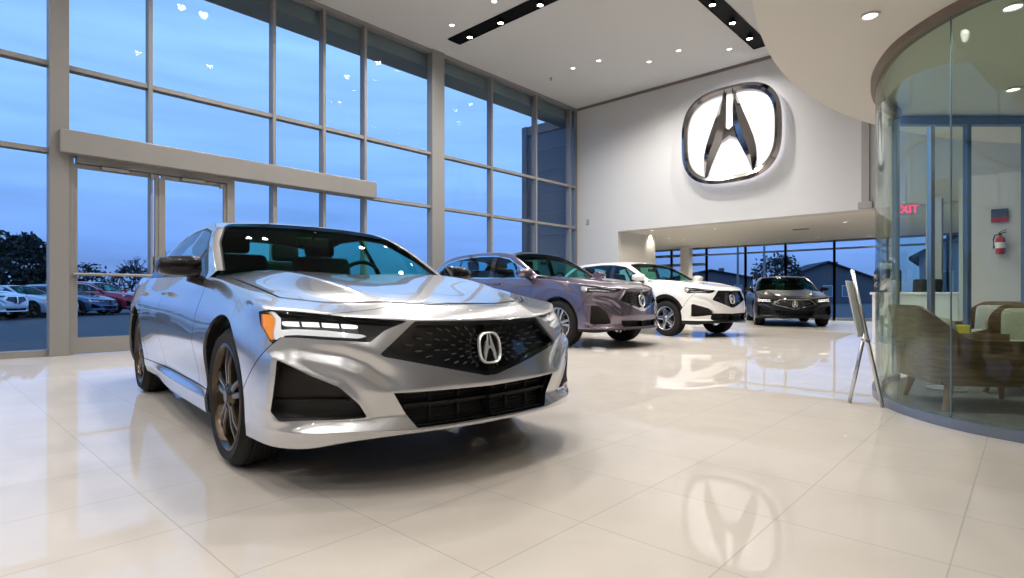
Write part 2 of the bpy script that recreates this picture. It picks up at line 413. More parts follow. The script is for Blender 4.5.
def renormal(m):
    F = m.F[:, :4]; n = np.cross(m.V[F[:, 2]]-m.V[F[:, 0]], m.V[F[:, 3]]-m.V[F[:, 1]]); N = np.zeros_like(m.V)
    for k in range(4): np.add.at(N, F[:, k], n)
    m.N = N/(np.linalg.norm(N, axis=1)[:, None]+1e-12)
def line_dist(P, pts):
    d = np.full(len(P), 1e9); s = np.zeros(len(P)); pts = [np.array(p) for p in pts]; n = len(pts)-1
    for i in range(n):
        e = pts[i+1]-pts[i]; w = P-pts[i]; t = np.clip((w@e)/(e@e), 0, 1); q = np.hypot(*(w-t[:, None]*e).T)
        k = q < d; d[k] = q[k]; s[k] = (i+t[k])/n
    return d, s
def sculpt(m, o):
    """press the nose's hollow and raise the lip round the side intake"""
    fw, fz = o['fw'], o['fz']; P = wz(m); nose = np.clip((m.V[:, 0]-.42)/.12, 0, 1)
    L = [(w*fw, float(fz(z))) for w, z in VALLEY]
    d, s = line_dist(P, L)
    m.V -= m.N*(.021*np.exp(-(d/.036)**2)*np.sin(np.clip(s*.94+.04, 0, 1)*PI)**.8*nose)[:, None]
    ip = [(w*fw, float(fz(z))) for w, z in (o.get('shapes', {}).get('intake') or SHAPES['intake'])]
    d = sdf(P, ip)
    m.V += m.N*(.011*np.exp(-(d/.020)**2)*nose)[:, None]
    renormal(m)

def squircle(t, a, b, e=2.9):
    c, s = math.cos(t), math.sin(t)
    return (a*math.copysign(abs(c)**(2/e), c), b*math.copysign(abs(s)**(2/e), s))
A_HALF = [(.05,.98),(.20,.93),(.30,.40),(.52,-.30),(.62,-.80),(.55,-.98),(.44,-.72),(.30,-.26),(.05,-.20),(.0,-.12),(.0,.1),(.05,.16)]
def emblem_bm(size_w, size_h, depth, ring, frame, ridge=1.05, foot=.15):
    """rounded ring with the two-legged caliper inside; frame(u,v,h)->point"""
    bm = bmesh.new(); n = 56
    o1 = [squircle(2*PI*i/n, size_w/2, size_h/2) for i in range(n)]
    o2 = [squircle(2*PI*i/n, size_w/2-ring, size_h/2-ring) for i in range(n)]
    om = [squircle(2*PI*i/n, size_w/2-ring*.5, size_h/2-ring*.5) for i in range(n)]
    rows = [[bm.verts.new(frame(u, v, h)) for u, v in pts] for pts, h in ((o1, 0), (o1, depth*.6), (om, depth), (o2, depth*.6), (o2, 0))]
    for a, b in zip(rows, rows[1:]+rows[:1]):
        for i in range(n): bm.faces.new((a[i], a[(i+1) % n], b[(i+1) % n], b[i]))
    sw, sh = size_w/2, size_h/2-ring*.25
    for s in (1, -1):   # each leg: a ridge from the narrow top to the pointed foot, tied by the crossbar
        outer = [(.10,1.0),(.17,.75),(.27,.45),(.38,.15),(.47,-.12),(.52,-.35),(.53,-.6),(.49,-.86)]
        inner = [(.055,1.0),(.06,.75),(.065,.45),(.07,.15),(.09,.02),(.24,-.30),(.36,-.58),(.46,-.86)]
        mid = [((a[0]+b[0])/2, (a[1]+b[1])/2) for a, b in zip(outer, inner)]
        L = [[bm.verts.new(frame(s*p[0]*sw, p[1]*sh, h)) for p in pts] for pts, h in ((outer, depth*foot), (mid, depth*ridge), (inner, depth*foot))]
        B = [[bm.verts.new(frame(s*p[0]*sw, p[1]*sh, 0)) for p in pts] for pts in (outer, inner)]
        loops = [B[0], L[0], L[1], L[2], B[1]]
        for a, b in zip(loops, loops[1:]):
            for i in range(7): bm.faces.new((a[i], a[i+1], b[i+1], b[i]))
        bm.faces.new([l[-1] for l in loops]); bm.faces.new([l[0] for l in loops][::-1])
    cb = [(-.09,.17),(0,.10),(.09,.17),(.15,-.10),(0,-.01),(-.15,-.10)]
    prism(bm, [(u*sw, v*sh) for u, v in cb], 0, depth*.55, frame)
    return bm

def make_wheel(root, pos, s, o):
    """s=-1: right-hand wheel (outer face towards -y)"""
    r, rr, w = o['tyre_r'], o['rim_r'], o['tyre_w']
    wh = empty('wheel', pos, 0 if s < 0 else PI, parent=root)
    h = w/2; mm = o['mats']
    bm = bmesh.new()
    prof = [(rr-.012, h-.012), (rr+.004, h-.004), (rr+.02, h+.001), ((r+rr)/2+.004, h+.006), (r-.03, h-.004), (r-.010, h-.022)]
    tread = []
    for k in range(5):
        c = -h+.03+(2*h-.06)*k/4; tread += [(r, -c-.012), (r, -c+.012)][::1]
    P = prof+[(r-.002, h-.034)]
    for k in range(4):
        c = h-.055-(2*h-.11)*k/3
        P += [(r, c+.010), (r-.008, c+.006), (r-.008, c-.006), (r, c-.010)]
    P += [(a, -b) for a, b in ([(r-.002, h-.034)]+prof[::-1])]
    lathe(bm, [(a, -b) for a, b in P], 'y', 64, closed=False)
    from_bm('tire', bm, mm['rubber'], wh, True, 40)
    bm = bmesh.new()   # rim barrel with lip
    lathe(bm, [(rr, -h+.012), (rr+.004, -h+.002), (rr-.006, -h-.002), (rr-.016, -h+.008), (rr-.024, -h+.03), (rr-.04, -.02), (rr-.045, h-.02), (rr-.01, h)], 'y', 56)
    from_bm('rim', bm, mm['rim'], wh, True, 35)
    bm = bmesh.new()
    n = o['spokes']; tw = o.get('split', .17)
    yo = -h+.012; lug = .052
    lathe(bm, [(.001, yo-.012), (.03, yo-.012), (.036, yo-.006), (.075, yo+.010), (.080, yo+.03), (.080, yo+.06)], 'y', 30)
    for k in range(n):
        t = 2*PI*k/n+o.get('phase', .2)
        for d in ((-1, 1) if tw else (0,)):
            a0, a1 = t+d*.24, t+d*tw
            p0 = (math.cos(a0)*.062, math.sin(a0)*.062); p1 = (math.cos(a1)*(rr-.018), math.sin(a1)*(rr-.018))
            dx, dz = p1[0]-p0[0], p1[1]-p0[1]; L = math.hypot(dx, dz); nx, nz = -dz/L, dx/L
            w0, w1 = o.get('sw', (.017, .013)); vs = []
            for (px, pz), ww, yy in ((p0, w0, yo+.004), (((p0[0]+p1[0])/2, (p0[1]+p1[1])/2), (w0+w1)/2*.9, yo+.0), (p1, w1, yo+.012)):
                vs.append([bm.verts.new((px+nx*ww*e, yy+f, pz+nz*ww*e)) for e, f in ((1.25, .034), (1, .004), (.55, -.003), (-.55, -.003), (-1, .004), (-1.25, .034))])
            for a, b in zip(vs, vs[1:]):
                for i in range(6): bm.faces.new((a[i], a[(i+1) % 6], b[(i+1) % 6], b[i]))
    for k in range(5):
        t = 2*PI*k/5+.5; c = (math.cos(t)*.055, yo, math.sin(t)*.055)
        cyl(bm, (c[0], yo+.012, c[2]), (c[0], yo-.004, c[2]), .009, .008, 8)
    from_bm('spokes', bm, mm['rim'], wh, True, 30)
    bm = bmesh.new()
    lathe(bm, [(.06, -.01), (.165, -.012), (.165, .012), (.06, .014)], 'y', 40); 
    from_bm('brake_disc', bm, mm['disc'], wh, True, 30)
    bm = bmesh.new(); bx(bm, (.125, -.005, .085), (.10, .06, .14), Matrix.Rotation(R(-30), 3, 'Y'), .015)
    from_bm('brake_caliper', bm, mm['black'], wh)
    return wh

def near_x(m, pts):
    """x of mesh m at (y,z) points (frontmost vertex nearby)"""
    kd = kdtree.KDTree(len(m.V))
    for i, v in enumerate(m.V): kd.insert((v[1], v[2], 0), i)
    kd.balance()
    return [m.V[kd.find((y, z, 0))[1], 0] for y, z in pts]

def make_car(name, o, root):
    """builds every part under the Empty `root` (front axle on the ground, x forward)"""
    mm = o['mats']; paint, black, gloss = mm['paint'], mm['black'], mm['gloss']
    fx, fw, fz = o['fx'], o['fw'], o['fz']
    Pwz = lambda k: [(w*fw, float(fz(z))) for w, z in (o.get('shapes', {}).get(k) or SHAPES[k])]
    Pxz = lambda k: [(float(fx(x)), float(fz(z))) for x, z in SHAPES[k]]
    Pxw = lambda k: [(float(fx(x)), w*fw) for x, w in SHAPES[k]]
    body, green = car_body(o, o['level'])
    sculpt(body, o)
    xr = float(fx(-2.87)); tr = o['tyre_r']; ra = o['arch_r']; za = tr+.012
    def mirrored(nm, m, material, **k):
        return [put(nm, side(m, s), material, root) for s in (-1, 1)]
    # --- wheel arches
    def arch_f(m, x0, r): return np.maximum(np.hypot(m.V[:, 0]-x0, (m.V[:, 2]-za)*1.0)-r, .5-np.abs(m.V[:, 1]))
    bins = []
    for x0 in (-.015, xr):
        _, body = cut(body, arch_f(body, x0, ra))
    flange = []
    for x0 in (-.015, xr):
        pick = np.abs(arch_f(body, x0, ra)) < 2e-3
        d = np.zeros_like(body.V); d[:, 1] = -np.sign(body.V[:, 1])*.06
        flange.append(rim(body, pick, d))
    # --- front openings
    def front(m, poly, x0=.30): return np.maximum(sdf(wz(m), poly), x0-m.V[:, 0])
    rims = []
    def recess(m, poly, d, ring=0., x0=.30):
        """cut poly out of m; -> (rest, ring piece, floor piece, wall)"""
        f = front(m, poly, x0)
        ins, rest = cut(m, f)
        fi = front(ins, poly, x0)
        rg = None
        if ring:
            ins, rg = cut(ins, fi+ring)
        return rest, rg, ins
    # grille
    gp = Pwz('grille')
    body, ring, fl = recess(body, gp, .04, .018 if not o.get('chrome') else .030)
    ring_o = moved(ring, (.006 if o.get('chrome') else .001, 0, 0))
    fr = front(ring_o, gp); wall = rim(ring_o, np.abs(fr+(.018 if not o.get('chrome') else .030)) < 3e-3, (-.045, 0, 0))
    wall2 = rim(ring_o, np.abs(fr) < 3e-3, (-.03, 0, 0))
    flo = moved(fl, (-.035, 0, 0))
    gr = put('grille', join(flo, wall) if not o.get('chrome') else flo, gloss, root)
    put('grille_frame', join(ring_o, wall2) if not o.get('chrome') else join(ring_o, wall2, wall), mm['chrome'] if o.get('chrome') else gloss, gr)
    # radiating mesh pattern
    ez = float(fz(.603)); bm = bmesh.new(); spots = []
    ring_n = o.get('dash_rings', 13)
    for k in range(ring_n):
        rad = .075+.034*k*(1+.02*k); cnt = int(20+k*2.2)
        for i in range(cnt):
            t = 2*PI*(i+(k % 2)*.5)/cnt; spots.append((math.cos(t)*rad, ez+math.sin(t)*rad*.9, t, rad))
    sd = sdf(np.array([(abs(a), b) for a, b, _, _ in spots]), gp)
    spots = [s for s, d in zip(spots, sd) if d < -.034]
    xs = near_x(fl, [(s[0], s[1]) for s in spots])
    for (y, z, t, rad), x in zip(spots, xs):
        L = .008+.050*max(0, rad-.06); wd = .0026+.003*rad
        u = Vector((0, math.cos(t), math.sin(t))); v = Vector((0, -math.sin(t), math.cos(t)))
        c = Vector((x-.031, y, z))
        a = [bm.verts.new(c+u*(e*L)+v*(g*wd)) for e, g in ((-1, 0), (-.5, -1), (.7, -1), (1, 0), (.7, 1), (-.5, 1))]
        b = [bm.verts.new(c+Vector((.011, 0, 0))+u*(e*L*.6)+v*(g*wd*.4)) for e, g in ((-1, 0), (-.5, -1), (.7, -1), (1, 0), (.7, 1), (-.5, 1))]
        for i in range(6): bm.faces.new((a[i], a[(i+1) % 6], b[(i+1) % 6], b[i]))
        bm.faces.new(b)
    me = gr.data; bm.normal_update(); k0 = len(me.polygons); bf = bmesh.new(); bf.from_mesh(me)   # studs belong to the grille's own mesh
    st = bpy.data.meshes.new('studs'); bm.to_mesh(st); bm.free(); bf.from_mesh(st); bf.faces.ensure_lookup_table()
    for f_ in bf.faces[k0:]: f_.material_index = 1; f_.smooth = False
    bf.to_mesh(me); bf.free(); bpy.data.meshes.remove(st); me.materials.append(mm['mesh'])
    ex = near_x(fl, [(0, ez)])[0]+.012; ew, eh = o['emblem']
    tz = math.atan2(float(fz(.737))-float(fz(.473)), .04)
    bm = emblem_bm(ew, eh, .02, ew*.075, lambda u, v, h: Vector((ex-.02-v*.16+h, u, ez+v)), .62, .5)
    from_bm('emblem', bm, mm['badge'], gr, True, 30)
    bm = bmesh.new(); prism(bm, [squircle(2*PI*i/40, ew/2-.004, eh/2-.004) for i in range(40)], -.02, .003, lambda u, v, h: Vector((ex-.02-v*.16+h, u, ez+v)))
    from_bm('emblem_back', bm, gloss, gr)
    # lower intake
    lp = Pwz('lower')
    body, _, fl = recess(body, lp, .07)
    wl = rim(body, np.abs(front(body, lp)) < 2e-3, (-.075, 0, 0))
    li = put('lower_intake', moved(fl, (-.07, 0, 0)), black, root)
    put('intake_surround', wl, gloss, li)
    bm = bmesh.new(); zt, zb = float(fz(.425)), float(fz(.276)); zm = zb+(zt-zb)*.62
    for y0, y1 in [(-.42*fw, -.21*fw), (-.21*fw, 0), (0, .21*fw), (.21*fw, .42*fw)]:
        x0, x1 = near_x(fl, [(y0, zm), (y1, zm)])
        d = Vector((x1-x0, y1-y0, 0)); a = math.atan2(d.y, d.x)
        bx(bm, ((x0+x1)/2-.035, (y0+y1)/2, zm), (d.length, .022, .016), Matrix.Rotation(a, 3, 'Z'), .004)
    for y in (-.29, -.145, 0, .145, .29):
        x0 = near_x(fl, [(y*fw, zm)])[0]
        bx(bm, (x0-.055, y*fw, (zt+zb)/2), (.012, .012, (zt-zb)*.96))
    for k in range(9):
        z = zb+(zt-zb)*(k+.5)/9
        for y0, y1 in [(-.40*fw, -.20*fw), (-.20*fw, .0), (0, .20*fw), (.20*fw, .40*fw)]:
            x0, x1 = near_x(fl, [(y0, z), (y1, z)]); d = Vector((x1-x0, y1-y0, 0))
            bx(bm, ((x0+x1)/2-.062, (y0+y1)/2, z), (d.length, .006, .003), Matrix.Rotation(math.atan2(d.y, d.x), 3, 'Z'))
    from_bm('intake_bars', bm, mm['trim'], li)
    # side intakes
    ip = Pwz('intake')
    body, _, fl = recess(body, ip, .06)
    d = np.zeros_like(body.V); d[:, 0] = -.055; d[:, 1] = -np.sign(body.V[:, 1])*.03
    ws = rim(body, np.abs(front(body, ip)) < 2e-3, d)
    fl2 = fl.V.copy(); fl2[:, 0] = np.minimum(fl2[:, 0]-.055, .80*0+fl2[:, 0]-.055); fl2[:, 1] -= np.sign(fl2[:, 1])*.03
    fl = Soup(fl2, fl.N, fl.F)
    for s in (-1, 1):
        it = put('side_intake', side(fl, s), mm['trim'], root)
        put('intake_surround', side(ws, s), paint if not o.get('chrome') else mm['chrome'], it)
        bm = bmesh.new(); zz = float(fz(.40)); g = side(fl, s)
        for y0, y1 in ((.62, .72), (.72, .80), (.80, .86)):
            x0, x1 = near_x(g, [(s*y0*fw, zz), (s*y1*fw, zz)]); dd = Vector((x1-x0, s*(y1-y0)*fw, 0))
            bx(bm, ((x0+x1)/2+.012, s*(y0+y1)/2*fw, zz), (dd.length, .02, .012), Matrix.Rotation(math.atan2(dd.y, dd.x), 3, 'Z'))
        from_bm('intake_blade', bm, black, it)
    # headlights
    hp = Pwz('lamp')
    body, _, lampm = recess(body, hp, .05, x0=o.get('lamp_x', .40))
    d = np.zeros_like(body.V); d[:, 0] = -.05; d[:, 1] = -np.sign(body.V[:, 1])*.03
    wh = rim(body, np.abs(front(body, hp, o.get('lamp_x', .40))) < 2e-3, d)
    for s in (-1, 1): headlight(side(lampm, s), side(wh, s), s, o, root)
    # tail lights
    tp = Pwz('tail'); xt = float(fx(-3.2))
    tl, body = cut(body, np.maximum(sdf(wz(body), tp), body.V[:, 0]-xt))
    mirrored('taillight', tl, mm['red_lens'])
    # --- inner shell
    sh = inset(body, .03)
    put('chassis', join(sh, *[Soup(f.V*np.array([1, .985, 1]), f.N, f.F) for f in flange]), black, root)
    # --- panels
    g = .0032
    def take(m, fun, gap=g):
        a, r = cut(m, fun(m)+gap); _, r = cut(r, fun(r)-gap)
        return a, r
    hoodp = Pxw('hood'); zlow = float(fz(.77))
    hood, body = take(body, lambda m: np.maximum(sdf(xw(m), hoodp), zlow-m.V[:, 2]), .0055)
    hood = join(moved(hood, (0, 0, .003)), rim(moved(hood, (0, 0, .003)), np.ones(len(hood.V), bool), (0, 0, -.02)))
    put('hood', hood, paint, root)
    trunk, body = take(body, lambda m: np.maximum(np.maximum(m.V[:, 0]-fx(-3.2), np.abs(m.V[:, 1])-.70*fw), float(fz(.62))-m.V[:, 2]))
    put('trunk_lid', trunk, paint, root)
    for nm, k in (('front_door', 'fdoor'), ('rear_door', 'rdoor')):
        pl = Pxz(k); dm, body = take(body, lambda m: np.maximum(sdf(xz(m), pl), .6-np.abs(m.V[:, 1])))
        for s in (-1, 1):
            dd = put(nm, side(dm, s), paint, root)
            hx = float(fx(-1.52 if k == 'fdoor' else -2.52)); hz = float(fz(.865)); hy = s*(.935*fw)
            bm = bmesh.new(); bx(bm, (hx, hy, hz), (.19, .02, .024), None, .007)
            bx(bm, (hx-.08, hy-s*.012, hz), (.03, .03, .02), None, .004); bx(bm, (hx+.08, hy-s*.012, hz), (.03, .03, .02), None, .004)
            from_bm('door_handle', bm, paint, dd)
    zr = float(fz(.33))
    rk, body = take(body, lambda m: np.maximum(np.maximum(m.V[:, 2]-zr, m.V[:, 0]+.30), xr+.25-m.V[:, 0]))
    mirrored('rocker_panel', rk, mm['cladding'] if o.get('low_clad') else paint)
    xb = lambda m: .36+(m.V[:, 2]-float(fz(.42)))*(.21/(float(fz(.64))-float(fz(.42))))-m.V[:, 0]
    bump, body = take(body, lambda m: xb(m))
    if o.get('low_clad'):
        zc = o['low_clad']; lowc, bump = cut(bump, bump.V[:, 2]-zc-np.where(bump.V[:, 0] > .6, 0, .0))
        put('lower_cladding', lowc, mm['cladding'], root)
    put('front_bumper', bump, paint, root)
    fen, body = cut(body, -1.2-body.V[:, 0])
    if o.get('arch_trim'):
        k = o['arch_trim']
        t1, fen = cut(fen, np.hypot(fen.V[:, 0]+.015, fen.V[:, 2]-za)-ra-k)
        t2, body = cut(body, np.hypot(body.V[:, 0]-xr, body.V[:, 2]-za)-ra-k)
        mirrored('arch_trim', join(t1, flange[0]), mm['cladding']); mirrored('arch_trim', join(t2, flange[1]), mm['cladding'])
        mirrored('front_fender', fen, paint); q1, rb = cut(body, fx(-3.45)-body.V[:, 0])
        mirrored('quarter_panel', q1, paint)
    else:
        mirrored('front_fender', join(fen, flange[0]), paint)
        q1, rb = cut(body, fx(-3.45)-body.V[:, 0])
        mirrored('quarter_panel', join(q1, flange[1]), paint)
    put('rear_bumper', rb, paint, root)
    # --- greenhouse
    GX = o['gx']; gz = o.get('gz', lambda z: z); gw = o.get('gw', 1)
    S2 = o.get('gshapes', SHAPES)
    dlo = [(GX(x), gz(z)) for x, z in S2['dlo']]
    wp = [(GX(x), w*gw) for x, w in S2['wind']]; rp = [(GX(x), w*gw) for x, w in S2['rearw']]
    ymin = .45
    fd = lambda m: np.maximum(sdf(xz(m), dlo), ymin-np.abs(m.V[:, 1]))
    tr_, green = cut(green, fd(green)-.018)
    gl, tr1 = cut(tr_, fd(tr_))
    b0, b1, b2, b3 = [GX(v) for v in S2['bpil']]; c0, c1, c2, c3 = [GX(v) for v in S2['cpil']]
    zb, zt = gz(S2['dlo'][0][1]), gz(max(z for _, z in S2['dlo']))
    t = lambda m: (m.V[:, 2]-zb)/(zt-zb)
    pb = lambda m: np.maximum(m.V[:, 0]-(b0+(b2-b0)*t(m)), (b1+(b3-b1)*t(m))-m.V[:, 0])
    pc = lambda m: np.maximum(m.V[:, 0]-(c0+(c2-c0)*t(m)), (c1+(c3-c1)*t(m))-m.V[:, 0])
    p1, gl = cut(gl, pb(gl)); p2, gl = cut(gl, pc(gl))
    for s in (-1, 1):
        q_ = put('window_trim', side(tr1, s), mm['wtrim'], root); put('pillar_cover', side(join(p1, p2), s), gloss, q_)
    fw_, gl = cut(gl, b0-gl.V[:, 0]); rr_, qq_ = cut(gl, c0-gl.V[:, 0])
    for nm, g_ in (('front_door_window', fw_), ('rear_door_window', rr_), ('quarter_window', qq_)): mirrored(nm, g_, mm['sglass'])
    fwd = lambda m: np.maximum(sdf(xw(m), wp), -m.V[:, 0]+GX(-1.9))
    bk, green = cut(green, fwd(green)-.012); ws_, bk1 = cut(bk, fwd(bk)); 
    w = put('windshield', inset(ws_, .003), mm['wglass'], root)
    put('windshield_surround', bk1, gloss, w)
    rw, green = cut(green, np.maximum(sdf(xw(green), rp), green.V[:, 0]-GX(-2.4)))
    put('rear_window', rw, mm['sglass'], root)
    put('roof', green, paint, root)
    put('headliner', inset(green, .025), black, root)
    # --- wheels
    tw = o['tyre_w']
    for x0 in (-.02, xr):
        for s in (-1, 1): make_wheel(root, (x0, s*(o['track_half']-tw/2), tr), s, o)
    # --- mirrors
    for s in (-1, 1): mirror(root, s, o)
    cabin(root, o)
    # underbody
    box_obj('underbody', (xr-.9, -.72*fw, float(fz(.24))), (.72, .72*fw, float(fz(.27))), black, root)
    bm = bmesh.new(); bx(bm, (-.02, 0, tr), (.12, 2*o['track_half']-.35, .10)); bx(bm, (xr, 0, tr), (.12, 2*o['track_half']-.35, .10))
    from_bm('axle', bm, black, root)

def headlight(m, wall, s, o, root):
    mm = o['mats']; fw, fz = o['fw'], o['fz']
    hp = [(w*fw, float(fz(z))) for w, z in (o.get('shapes', {}).get('lamp') or SHAPES['lamp'])]
    back = m.V.copy(); back[:, 0] -= .045; back[:, 1] -= s*.03
    h = put('headlight', join(Soup(back, m.N, m.F), wall), mm['gloss'], root)
    # bright L-shaped running light: outer hook + long lower blade, as strips of the lamp surface
    Z = lambda z: float(fz(z))
    def off(a, k): return Soup(a.V+np.array([-k, -s*k*.5, 0]), a.N, a.F)
    L = o.get('lampshapes') or dict(
        blade=[(.862,.655),(.868,.690),(.853,.745),(.862,.772),(.885,.776),(.884,.781),(.855,.781),(.838,.752),(.848,.69),(.842,.668)],
        blade2=[(.878,.652),(.86,.700),(.80,.706),(.70,.700),(.58,.682),(.56,.672),(.60,.666),(.70,.674),(.80,.682),(.852,.678)],
        amber=[(.886,.768),(.864,.768),(.858,.745),(.872,.69),(.872,.660),(.880,.660),(.890,.72)],
        strip=[(.835,.738),(.835,.718),(.72,.713),(.60,.705),(.575,.713),(.60,.722),(.72,.733)])
    am = [(w*fw, Z(z)) for w, z in L['amber']]; b1 = [(w*fw, Z(z)) for w, z in L['blade']]; b2 = [(w*fw, Z(z)) for w, z in L['blade2']]
    st = [(w*fw, Z(z)) for w, z in L['strip']]
    a, _ = cut(m, sdf(wz(m), am)); a = off(a, .008); put('turn_signal', join(a, rim(a, np.ones(len(a.V), bool), (-.025, 0, 0))), mm['amber'], h)
    c, _ = cut(m, np.minimum(sdf(wz(m), b1), sdf(wz(m), b2)))
    _, c = cut(c, sdf(wz(c), am)-.004)
    c = off(c, .012); put('running_light', join(c, rim(c, np.ones(len(c.V), bool), (-.028, 0, 0))), mm['drl'], h)
    q, _ = cut(m, sdf(wz(m), st)); q = off(q, .02)
    w0, w1 = min(p[0] for p in st), max(p[0] for p in st); k = o.get('jewels', 4)
    q_, _ = q, None
    ww = np.abs(q.V[:, 1])
    for i in range(k):
        lo = w0+(w1-w0)*(i+.08)/k; hi = w0+(w1-w0)*(i+.86)/k
        j, _ = cut(q, np.maximum(lo-np.abs(q.V[:, 1]), np.abs(q.V[:, 1])-hi))
        put('lamp_lens', join(j, rim(j, np.ones(len(j.V), bool), (-.02, 0, 0))), mm['jewel'], h)
    put('lamp_cover', inset(m, .001), mm['cover'], h)

def mirror(root, s, o):
    mm = o['mats']; x, y, z, L, H = o['mirror']
    # shell: lofted rounded ovals from the outer end to the inner end
    bm = bmesh.new(); rings = []; n = 20
    secs = [(0, .60, .62), (.06, .84, .86), (.3, .98, .98), (.7, 1, 1), (.94, .92, .94), (1, .8, .8)]
    for t, kx, kz in secs:
        ring = []
        for i in range(n):
            u, v = squircle(2*PI*i/n, .075*kx, H/2*kz, 2.7)
            ring.append(bm.verts.new((x-u*(1.0 if u > 0 else 1.25)+.03*t, s*(y-t*L), z+v+(.012*(1-t) if v < 0 else -.012*(1-t)))))
        rings.append(ring)
    for a, b in zip(rings, rings[1:]):
        for i in range(n): bm.faces.new((a[i], a[(i+1) % n], b[(i+1) % n], b[i]))
    bm.faces.new(rings[0]); bm.faces.new(rings[-1][::-1])
    mo = from_bm('side_mirror', bm, mm['mirror_cap'], root, True, 50)
    bm = bmesh.new()
    x1 = x+.03
    pts = [(x1, y-L*.75, z-H/2+.01), (x1-.005, y-L-.02, z-H/2-.02), (x1-.01, o['mirror_root'][0], o['mirror_root'][1])]
    tube(bm, [(a, s*b, c) for a, b, c in pts], [.035, .030, .030], 10)
    from_bm('mirror_stalk', bm, mm['stalk'], mo, True, 50)
    bm = bmesh.new()
    prism(bm, [squircle(2*PI*i/24, L*.42, H*.38, 3) for i in range(24)], 0, .004, lambda u, v, h: Vector((x-.085-h, s*(y-L*.5+u), z+v)))
    from_bm('mirror_glass', bm, mm['chrome'], mo)

def cabin(root, o):
    mm = o['mats']; dk = mm['cabin']; zb = o['belt']; fw = o['fw']
    gz = o.get('gz', lambda z: z); GX = o['gx']
    W = .70*fw
    bm = bmesh.new()   # dashboard
    prof = [(-.62, zb-.04), (-.80, zb+.01), (-1.02, zb+.015), (-1.12, zb-.03), (-1.14, zb-.25), (-.62, zb-.25)]
    prism(bm, prof, -W-.02, W+.02, lambda u, v, h: Vector((u, h, v)))
    from_bm('dashboard', bm, dk, root)
    box_obj('cabin_floor', (-3.3, -W, zb-.66), (-.7, W, zb-.62), dk, root)
    box_obj('parcel_shelf', (GX(-3.35), -W+.06, zb-.03), (GX(-2.70), W-.06, zb+.02), dk, root)
    bm = bmesh.new(); bx(bm, (-.66, 0, zb-.16), (.1, 2*W-.1, .30)); from_bm('firewall', bm, dk, root)
    def seat(x, y, wid, name, rests):
        st = empty(name, (x, y, zb-.60), parent=root)
        bm = bmesh.new(); bx(bm, (0, 0, .20), (.50, wid, .16), None, .05, 3); from_bm('cushion', bm, dk, st, True, 60)
        bm = bmesh.new(); bx(bm, (-.30, 0, .52), (.14, wid, .62), Matrix.Rotation(R(-16), 3, 'Y'), .055, 3); from_bm('backrest', bm, dk, st, True, 60)
        for q in rests:
            bm = bmesh.new(); bx(bm, (-.42, q, .92), (.09, .27, .18), Matrix.Rotation(R(-10), 3, 'Y'), .04, 3)
            for e in (-.06, .06): cyl(bm, (-.40, q+e, .76), (-.42, q+e, .86), .008, seg=8)
            from_bm('headrest', bm, dk, st, True, 60)
    for s in (-1, 1): seat(-1.62, s*.37, .52, 'front_seat', [0])
    seat(-2.50, 0, 1.25*fw, 'rear_seat', [-.36, .36])
    st = bmesh.new(); Rm = Matrix.Rotation(R(24), 3, 'Y')
    c = Vector((-1.22, .37, zb-.02))
    tube(st, [c+Rm @ Vector((0, math.cos(t)*.18, math.sin(t)*.18)) for t in np.linspace(0, 2*PI, 29)[:-1]], .016, 8, True)
    bx(st, c+Vector((.02, 0, 0)), (.05, .14, .12), Rm, .02)
    for a in (0, PI, -PI/2): tube(st, [c, c+Rm @ Vector((0, math.cos(a)*.17, math.sin(a)*.17))], .013, 6)
    cyl(st, c, c+Vector((.22, 0, -.06)), .03, seg=10)
    from_bm('steering_wheel', st, dk, root, True, 50)
    bm = bmesh.new(); rx, rz = o['rv']; bx(bm, (rx, 0, rz), (.03, .24, .07), Matrix.Rotation(R(10), 3, 'Y'), .012); cyl(bm, (rx+.02, 0, rz+.02), (rx+.06, 0, rz+.075), .012, seg=8)
    from_bm('rear_view_mirror', bm, mm['black'], root)
# ================================================================ materials
WX, BY, CZ, LZ = -10.05, 13.707, 6.446, 2.69       # window wall, back wall, high ceiling, low ceiling
m_white = mat('white_wall', (.60, .60, .60), .75)
m_ceil = mat('ceiling_white', (.62, .62, .61), .85)
m_soff = mat('soffit_cream', (.74, .72, .68), .8)
m_alu = mat('mullion_grey', (.265, .258, .25), .45, .2)
m_alud = mat('mullion_dark', (.20, .24, .29), .45, .3)
m_steel = mat('brushed_steel', (.62, .62, .63), .28, 1.)
m_chrome = mat('chrome', (.86, .86, .87), .07, 1.)
m_blackm = mat('black_metal', (.012, .012, .013), .45)
m_brown = mat('bronze_trim', (.21, .165, .135), .45, .2)
m_carpet = noise_col(mat('grey_carpet', (.12, .12, .125), .95), (.10, .10, .105), (.15, .15, .155), 60)
m_wood = noise_col(mat('walnut', (.17, .10, .055), .42), (.13, .075, .042), (.235, .145, .085), 6, 6, (1, 1, 9))
m_wooddoor = noise_col(mat('brown_wood_door', (.12, .05, .02), .45), (.11, .045, .018), (.19, .085, .035), 5, 6, (9, 9, 1))
m_leg = mat('light_wood', (.40, .22, .12), .45)
m_olive = noise_col(mat('olive_fabric', (.33, .33, .24), .9), (.30, .30, .22), (.38, .38, .29), 90)
m_grey = noise_col(mat('grey_fabric', (.30, .32, .29), .9), (.27, .29, .26), (.34, .36, .32), 90)
m_desk = mat('white_laminate', (.72, .73, .73), .35)
m_red = mat('extinguisher_red', (.45, .015, .015), .3, 0, .6)
m_yellow = mat('yellow_card', (.80, .72, .02), .5)
m_exit = mat('exit_red', (.7, .01, .05), .5, emit=(1, .04, .16), estr=2.2)
m_board = mat('white_board', (.78, .78, .79), .4)
m_lamp = mat('lamp_glow', (1, 1, 1), .5, emit=(1, .97, .92), estr=4.5)
m_lamp2 = mat('spot_glow', (1, 1, 1), .5, emit=(1, .96, .9), estr=22.)
